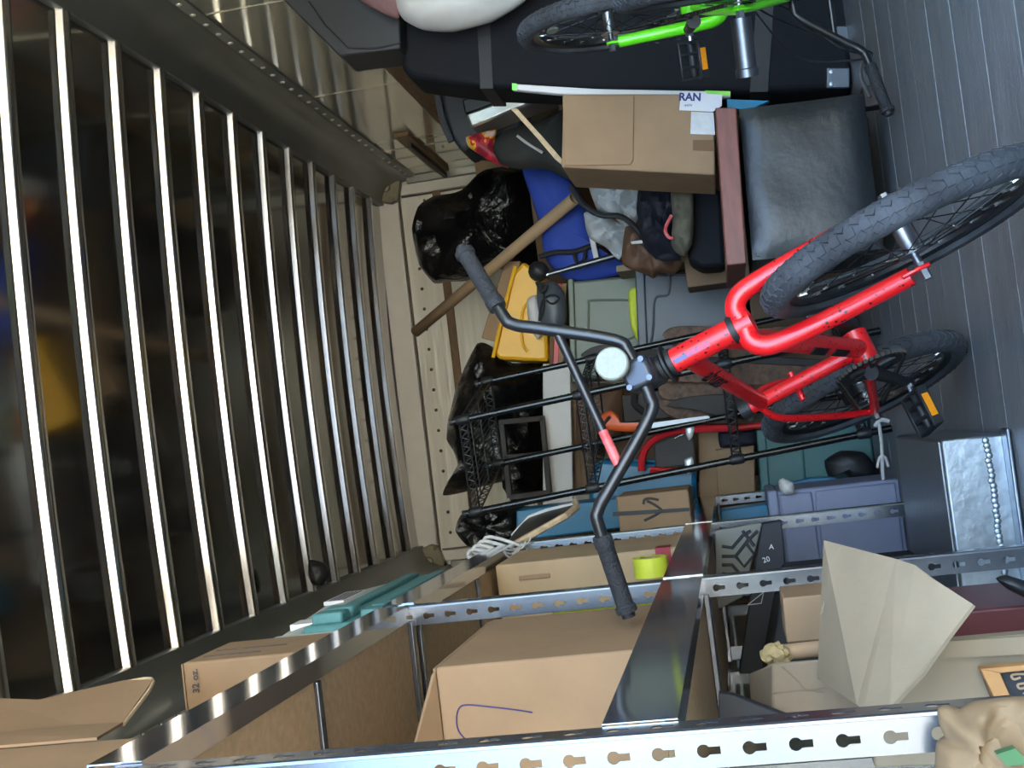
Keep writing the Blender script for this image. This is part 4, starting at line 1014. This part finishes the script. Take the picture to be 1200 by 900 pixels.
# lime tape roll and lime bag in front of it
tr = thing('tape_roll', 'lime yellow roll of tape on the middle steel shelf', 'tape', (-.40, 3.1, .745))
cR = PY(763, 664, 3.1); Mt = Matrix.Translation(cR) @ Matrix.Rotation(math.pi/2, 4, 'Y')
MB().lathe([(.027, -.024), (.044, -.024), (.044, .024), (.027, .024), (.027, -.024)], Mt, 32).build('roll', MATS['lime'], tr, smooth=True)
MB().lathe([(.025, -.0235), (.0272, -.0235), (.0272, .0235), (.025, .0235), (.025, -.0235)], Mt, 32).build('core', MATS['cardboard'], tr, smooth=True)
carton('flat_box', 'low flat carton under the lime yellow tape roll', (-.52, 2.98, SH2), (-.34, 3.2, cR.z-.0445), 'cardboard')
soft('lime_bag', 'lime yellow plastic bag standing on the middle shelf behind the large tan carton', 'bag', [(633, 729), (655, 716), (700, 712), (770, 703), (820, 704), (824, 722), (780, 726), (740, 728), (690, 730)], 2.50, .02, 'lime', wr=.2)
# framed pictures and white hangers above the second post
fp = thing('picture_frame', 'black backed picture in a pale wooden edge leaning over the rack end', 'picture frame', PY(620, 625, 3.75))
fpp = [PY(582, 650, 3.775), PY(664, 604, 3.775), PY(676, 590, 3.93), PY(620, 606, 3.97)]
MB().hexa(fpp, [q+Vector((.004, .03, .004)) for q in fpp]).build('backing', MATS['gloss_black'], fp, bevel=.002)
MB().tube([PY(578, 652, 3.765), PY(664, 604, 3.765), PY(676, 594, 3.83), PY(674, 588, 3.91)], .011, 8).build('wood_edge', MATS['cardboard_edge'], fp, smooth=True)
MB().tube([PY(676, 590, 3.93), PY(640, 598, 3.97), PY(620, 606, 3.97), PY(600, 628, 3.95)], .006, 8).build('white_edge', MATS['white_metal'], fp, smooth=True)
for k in range(4):
    oy = k*.0
    hg = thing('coat_hanger', 'white plastic coat hanger sticking out over the end of the steel shelf', 'hanger', PY(575, 648, 3.6), group='white hangers on the steel shelf')
    dx, dy = k*6, k*-5
    strip([(548+dx, 650+dy), (556+dx, 644+dy), (590+dx, 654+dy), (583+dx, 659+dy), (552+dx, 654+dy), (548+dx, 650+dy)], 3.58+.035*k, .0055, 'white_plastic', 'hanger_body', hg, n=3)
    strip([(590+dx, 655+dy), (600+dx, 652+dy), (604+dx, 645+dy)], 3.58+.035*k, .003, 'white_plastic', 'hook', hg, n=3)
# printed carton in the third bay
pc = carton('parcel_carton', 'brown parcel carton with black tape and arrow print in the far bay', (-.704, 4.25, .708), (-.222, 4.55, .955), 'cardboard')
bpy_o = [o for o in COL.objects if o.parent == pc][0]
poly_slab([(718, 600), (808, 595), (808, 599), (718, 605)], 4.245, .004).build('black_tape', MATS['ink_black'], pc)
for pth in ([(754, 591), (755, 586), (761, 584), (772, 586)], [(758, 587), (768, 592), (776, 598)], [(776, 598), (769, 603), (755, 610)]):
    MB().tube(smooth_path([PY(x, y, 4.247) for x, y in pth], 5), .0042, 6).build('arrow_print', MATS['ink_black'], pc, smooth=True)
slab('blue_crate', 'dull blue crate on the middle shelf behind the arrow printed parcel carton', 'crate', [(605, 598), (811, 573), (811, 609), (605, 634)], 4.75, .2, 'bin_blue', .006)
slab('blue_crate', 'dull blue crate under the middle shelf at the far bay', 'crate', [(844, 598), (904, 590), (905, 612), (845, 618)], 4.62, .14, 'bin_blue', .006)
ov = slab('boogie_board', 'blue foam board with a cream rounded edge behind the lavender drawers', 'board', [(925, 566), (950, 560), (975, 559), (985, 563), (1028, 566), (1028, 600), (925, 600)], 4.80, .05, 'bin_blue', .004)
# lavender drawers
dr = thing('drawer_unit', 'lavender grey plastic drawer unit standing on the floor behind the rack posts', 'drawers', (-.41, 4.6, 0))
X0, X1, YD = -.565, -.272, 4.40
MB().box((X0, YD, 0.001), (X1, YD+.36, .44)).build('cabinet', MATS['lavender'], dr, bevel=.008)
for z0, z1 in ((.015, .285), (.295, .405)):
    f = MB().box((X0+.012, YD-.012, z0), (X1-.012, YD, z1)).build('drawer', MATS['lavender'], dr, bevel=.006)
MB().box((X0-.006, YD-.018, .41), (X1+.006, YD+.365, .447)).build('top_frame', MATS['lavender'], dr, bevel=.008)
soft('crumpled_tissue', 'crumpled pale tissue on top of the lavender drawers', 'tissue', [(912, 564), (918, 560), (930, 566), (930, 578), (920, 580), (914, 574)], 4.36, .025, 'white_plastic', wr=.4, n=36)
# patterned board, black game box
hx = thing('patterned_board', 'grey board with dark hexagon line pattern under the middle shelf', 'board', (-.4, 3.3, .3))
poly_slab([(838, 622), (894, 612), (870, 700), (840, 715)], 3.36, .03).build('panel', MATS['hex_grey'], hx, bevel=.003)
for ln in ([(846, 640), (858, 642), (870, 628), (880, 622)], [(846, 652), (862, 652), (876, 634), (888, 622)], [(862, 652), (872, 664), (884, 650), (874, 636)], [(846, 662), (858, 662), (870, 676)], [(870, 622), (884, 640)], [(846, 672), (860, 674), (866, 684)]):
    MB().tube([PY(x, y, 3.357) for x, y in ln], .0042, 6).build('pattern_line', MATS['chalk_black'], hx)
gbx = thing('game_box', 'black game box with white characters standing beside the patterned board', 'box', (-.45, 3.2, .3))
poly_slab([(893, 614), (916, 610), (921, 668), (914, 700), (892, 790), (866, 790), (882, 680)], 3.26, .05).build('box', MATS['chalk_black'], gbx, bevel=.003)
up_ = PY(880, 650, 3.2)-PY(900, 650, 3.2)
rgt = PY(900, 640, 3.2)-PY(900, 660, 3.2)
text_mesh('print', 'A', 'label_paper', gbx, frame_from(-up_, (0, -1, 0), PY(904, 641, 3.256)), .018)
text_mesh('print', '20', 'label_paper', gbx, frame_from(PY(904, 654, 3.2)-PY(894, 657, 3.2), (0, -1, 0), PY(898, 656, 3.256)), .019)
MB().tube([PY(x, y, 3.256) for x, y in [(876, 709), (892, 707), (895, 694)]]+[PY(876, 709, 3.256)], .0012, 6).build('print_frame', MATS['label_paper'], gbx)
dk = thing('dark_carton', 'dark blue black box beneath the game box', 'box', (-.52, 3.1, .131))
_q = [PY(922, 676, 3.0), PY(912, 712, 3.0), PY(896, 800, 3.0)]
MB().prism([_q[0], _q[1], _q[2], Vector((_q[2].x, 3.0, .1315)), Vector((_q[0].x, 3.0, .1315))], (0, .298, 0)).build('body', MATS['chalk_black'], dk, bevel=.006)
b3 = thing('small_carton', 'small brown carton behind the torn cardboard flap', 'carton', PY(940, 740, 2.0))
MB().prism(stand([(917, 701), (922, 754)], 1.99, .268), (0, .14, 0)).build('body', MATS['cardboard'], b3, bevel=.003)
cy_ = thing('cardboard_roll', 'short cardboard roll with crumbling yellow foam inside', 'roll', PY(920, 765, 1.82))
MB().tube([PY(905, 766, 1.82), PY(985, 757, 1.80)], .0115, 18).build('roll', MATS['cardboard'], cy_, smooth=True)
ellipsoid_blob(PY(909, 768, 1.80), (.017, .017, .02), 4, .35, 4.0, 3).build('foam_end', MATS['foam'], cy_, smooth=True)
b2 = thing('crushed_carton', 'crushed grey brown carton with creased side below the middle shelf', 'carton', PY(930, 810, 1.75))
FR = stand([(905, 777), (905, 846)], 1.745, .001); BK = stand([(877, 789), (880, 834)], 1.86, .001)
MB().hexa(FR, BK).build('body', MATS['cardboard_grey'], b2, bevel=.004)
MB().tube(smooth_path([PY(x, y, 1.744) for x, y in [(916, 781), (935, 798), (945, 808), (968, 806)]], 4), .0008, 6).build('crease', MATS['cardboard_grey'], b2, smooth=True)
MB().tube(smooth_path([PY(x, y, 1.744) for x, y in [(906, 812), (940, 809), (965, 812)]], 4), .0007, 6).build('crease', MATS['cardboard_grey'], b2, smooth=True)
slab('black_folder', 'black folder lying beside the crushed carton', 'folder', [(842, 812), (860, 815), (930, 842), (930, 852), (842, 850)], 1.722, .02, 'chalk_black', .002)
# big open carton with torn flaps
oc = thing('open_carton', 'large open grey cardboard carton with a big torn flap folded out', 'carton', (-.5, 1.7, 0))
poly_slab([(1022, 836), (1105, 752), (1390, 726), (1390, 890), (1025, 900)], 1.62, .03).build('side_panel', MATS['cardboard_pale'], oc, bevel=.003)
def plate(P, th, m, nm, par):
    nrm = (P[1]-P[0]).cross(P[2]-P[0]).normalized()*th
    return MB().hexa(P, [p+nrm for p in P]).build(nm, MATS[m], par)
Ha, Hb = PY(1050, 655, 1.56), PY(1012, 832, 1.50)
plate([PY(965, 633, 1.72), Ha, Hb, PY(1004, 826, 1.52), PY(958, 795, 1.70)], .005, 'cardboard_pale', 'torn_flap', oc)
plate([Ha, PY(1072, 662, 1.53), PY(1090, 675, 1.50), PY(1098, 681, 1.495), PY(1140, 708, 1.45), PY(1112, 745, 1.45), PY(1080, 790, 1.45), PY(1042, 830, 1.46), Hb], .005, 'cardboard_pale', 'torn_flap', oc)
plate([Hb, PY(1042, 830, 1.46), PY(1030, 838, 1.5), PY(1018, 834, 1.52)], .004, 'cardboard_pale', 'flap_end', oc)
for ca, cb in (((1000, 645), (975, 790)), ((985, 640), (962, 720))):
    MB().tube([PY(*ca, 1.715-(ca[0]-965)*.0019), PY(*cb, 1.71-(cb[0]-958)*.0028)], .0012, 6).build('flap_crease', MATS['cardboard_pale'], oc, smooth=True)
poly_slab([(1108, 752), (1260, 742), (1260, 764), (1098, 772)], 1.612, .006).build('folded_rim', MATS['cardboard_pale'], oc)
mw = thing('wooden_case', 'dark maroon wooden case with a smoked glass lid on the floor', 'case', PY(1150, 740, 1.95))
MB().prism(stand([(1108, 718), (1104, 756)], 1.92, .001), (0, .25, 0)).build('body', MATS['maroon_wood'], mw, bevel=.004)
MB().hexa([PY(1110, 692, 2.15), PY(1225, 684, 2.15), PY(1226, 712, 1.92), PY(1112, 719, 1.92)], [q-Vector((0, 0, .012)) for q in (PY(1110, 692, 2.15), PY(1225, 684, 2.15), PY(1226, 712, 1.92), PY(1112, 719, 1.92))]).build('glass_lid', MATS['smoke_glass'], mw, bevel=.002)
fd = soft('rubber_mudguard', 'dark curved rubber mudguard lying on the wooden case', 'mudguard', [(1167, 678), (1180, 674), (1215, 686), (1230, 705), (1205, 702), (1180, 690)], 1.9, .02, 'plastic_black', wr=.05)
sg = thing('chalk_sign', 'small black sign in a light wood frame with tan lettering', 'sign', PY(1175, 800, 1.60))
poly_slab([(1149, 784), (1260, 774), (1275, 850), (1175, 852)], 1.602, .012).build('back', MATS['cardboard_dark'], sg)
fo_ = [(1149, 784), (1260, 774), (1280, 862), (1190, 868)]; fi_ = [(1172, 789), (1250, 781), (1268, 850), (1200, 852)]
for i in range(4):
    j = (i+1) % 4
    poly_slab([fo_[i], fo_[j], fi_[j], fi_[i]], 1.587, .02).build('frame_bar', MATS['frame_wood'], sg, bevel=.001)
poly_slab(fi_, 1.599, .004).build('slate', MATS['chalk_black'], sg)
for k in range(3):
    MB().tube(smooth_path([PY(x+k*7, y+k*11, 1.598) for x, y in [(1196, 794), (1188, 796), (1186, 791), (1200, 790), (1212, 794)]], 4), .0016, 6).build('lettering', MATS['cardboard_light'], sg, smooth=True)
kp = soft('paper_bag', 'crumpled kraft paper bag with green print hanging over the near post', 'bag', [(1095, 872), (1106, 864), (1101, 850), (1100, 832), (1112, 828), (1128, 832), (1150, 822), (1190, 818), (1240, 824), (1250, 930), (1180, 940), (1120, 935), (1095, 905)], 1.202, .03, 'kraft_paper', wr=.8, freq=22, crease=1.4, n=120)
poly_slab([(1168, 884), (1190, 877), (1199, 886), (1200, 896), (1180, 898)], 1.150, .012).build('green_print', MATS['green_print'], kp)
# top shelf things
t1_ = carton('open_top_carton', 'open tan carton with a spread flap on the top steel shelf', (-.660, 1.12, 1.2865), (-.345, 1.63, 1.78), 'cardboard')
plate([Vector((-.345, 1.632, 1.75)), Vector((-.345, 1.632, 1.47)), Vector((-.36, 1.80, 1.52)), Vector((-.335, 2.02, 1.575)), Vector((-.335, 2.04, 1.64)), Vector((-.34, 1.95, 1.75)), Vector((-.335, 1.98, 1.86)), Vector((-.35, 1.80, 1.88))], .004, 'cardboard', 'spread_flap', t1_)
MB().tube(smooth_path([(-.36, 1.80, 1.52), (-.335, 2.02, 1.575), (-.335, 2.04, 1.64), (-.34, 1.95, 1.75), (-.335, 1.98, 1.86)], 4), .0035, 6).build('torn_edge', MATS['cardboard_edge'], t1_, smooth=True)
t2_ = carton('jar_carton', 'tan carton printed 32 oz. on the top steel shelf', (-.66, 2.20, SH1), (-.335, 2.42, 1.605), 'cardboard')
text_mesh('print', '32 oz.', 'grey_ink', t2_, frame_from((1, 0, 0), (0, -1, 0), PY(229, 798, 2.1945)), .0185, bold=.0003)
MB().box((-.66, 2.202, 1.6055), (-.338, 2.415, 1.609)).build('top_flap', MATS['cardboard'], t2_)
for k in (0, 1): MB().box((-.3352, 2.25+k*.06, 1.47-.03*k), (-.3340, 2.256+k*.06, 1.585)).build('print_bar', MATS['grey_ink'], t2_)
# grey and teal tool case
tk = thing('tool_case', 'grey and teal plastic tool case with latches on the top steel shelf', 'tool case', (-.5, 3.1, SH1))
MB().box((-.66, 2.56, SH1), (-.338, 3.44, 1.50)).build('body', MATS['case_teal'], tk, bevel=.012)
MB().hexa([(-.67, 2.55, 1.50), (-.345, 2.55, 1.50), (-.345, 3.46, 1.50), (-.67, 3.46, 1.50)], [(-.65, 2.66, 1.60), (-.37, 2.66, 1.60), (-.37, 3.40, 1.70), (-.65, 3.40, 1.70)]).build('lid', MATS['case_shell'], tk, bevel=.02, bseg=3)
MB().box((-.68, 2.53, SH1), (-.35, 2.555, 1.56)).build('end_shell', MATS['case_shell'], tk, bevel=.01)
for z0 in (1.29, 1.37, 1.45):
    MB().box((-.339, 2.72, z0), (-.327, 3.40, z0+.035)).build('rib', MATS['case_teal'], tk, bevel=.004)
for yy in (2.575, 2.655):
    for zz in (1.30, 1.41): MB().box((-.340, yy, zz), (-.315, yy+.06, zz+.07)).build('latch', MATS['case_teal'], tk, bevel=.006)
gq = MB()
for k in range(6): dome(gq, (-.337, 2.8+k*.06, 1.492), (1, 0, 0), .010)
stuff(gq.build('studs', MATS['slate_plastic'], tk, smooth=True))
lb2 = MB().box((-.362, 3.12, 1.585), (-.352, 3.32, 1.64)).build('label', MATS['label_paper'], tk)
for k in range(4): MB().box((-.3525, 3.135, 1.590+k*.012), (-.3510, 3.30, 1.596+k*.012)).build('print_line', MATS['grey_ink'], lb2)
MB().box((-.362, 2.68, 1.515), (-.346, 2.75, 1.57)).build('white_sticker', MATS['label_paper'], tk)
soft('roof_fixture', 'small dark object fixed under the roof bows beyond the tool case', 'fixture', [(362, 668), (364, 656), (380, 660), (386, 672), (378, 686), (366, 684)], 5.2, .05, 'plastic_black', wr=.3, n=40)

# ---------------------------------------------------------------- added cartons that carry the pile and keep its gaps dark
def zmin(nm):
    bpy.context.view_layer.update(); o = bpy.data.objects[nm]; z = 9
    for q in [o]+list(o.children):
        if q.type == 'MESH': z = min(z, min((q.matrix_world @ Vector(c)).z for c in q.bound_box))
    return z
mat('carton_shade', (112, 90, 68), 0.85, var=0.12, vscale=5)  # cardboard coloured darker to stand for shade between the piled things
def base(label, x0, x1, y0, y1, top, z0=0.001):
    t = carton('stacked_carton', label, (x0, y0, z0), (x1, y1, top), 'carton_shade')
    MB().box((x0+.001, (y0+y1)/2-.03, top), (x1-.001, (y0+y1)/2+.03, top+.0006)).build('tape', MATS['cardboard_dark'], t)
base('tall added dark carton under the high black sack by the front wall', .74, 1.55, 6.12, 6.75, zmin('rubbish_sack')-.002)
base('added dark brown carton under the blue chair bag', .72, .975, 5.47, 6.10, zmin('chair_bag')-.002)
base('added dark carton under the foil parcel and slate grey bin', 1.19, 1.62, 5.235, 5.86, min(zmin('foil_parcel'), zmin('storage_bin'))-.002)
base('added dark carton behind the wooden bench under the black suitcase', .78, 1.0, 4.40, 4.62, zmin('black_suitcase')-.002)
base('small added dark carton under the brown leather bag', .50, .80, 4.64, 4.85, zmin('leather_bag')-.002)
base('added dark brown carton under the pale green tote', .22, .70, 5.45, 5.95, zmin('storage_tote.001')-.002)
base('added dark brown carton under the dark grey tote', .17, .62, 5.125, 5.43, zmin('storage_tote')-.002)
base('tall added dark carton under the black sack beside the wire rack', -.26, .20, 5.46, 6.05, zmin('rubbish_sack.001')-.002)
base('added dark carton under the open crate and white board', -.24, .14, 5.32, 5.45, min(zmin('poster_board'), zmin('open_crate'))-.002)
base('added dark carton behind the end of the steel rack under the small sack', -.68, -.33, 5.29, 5.42, zmin('rubbish_sack.002')-.002)
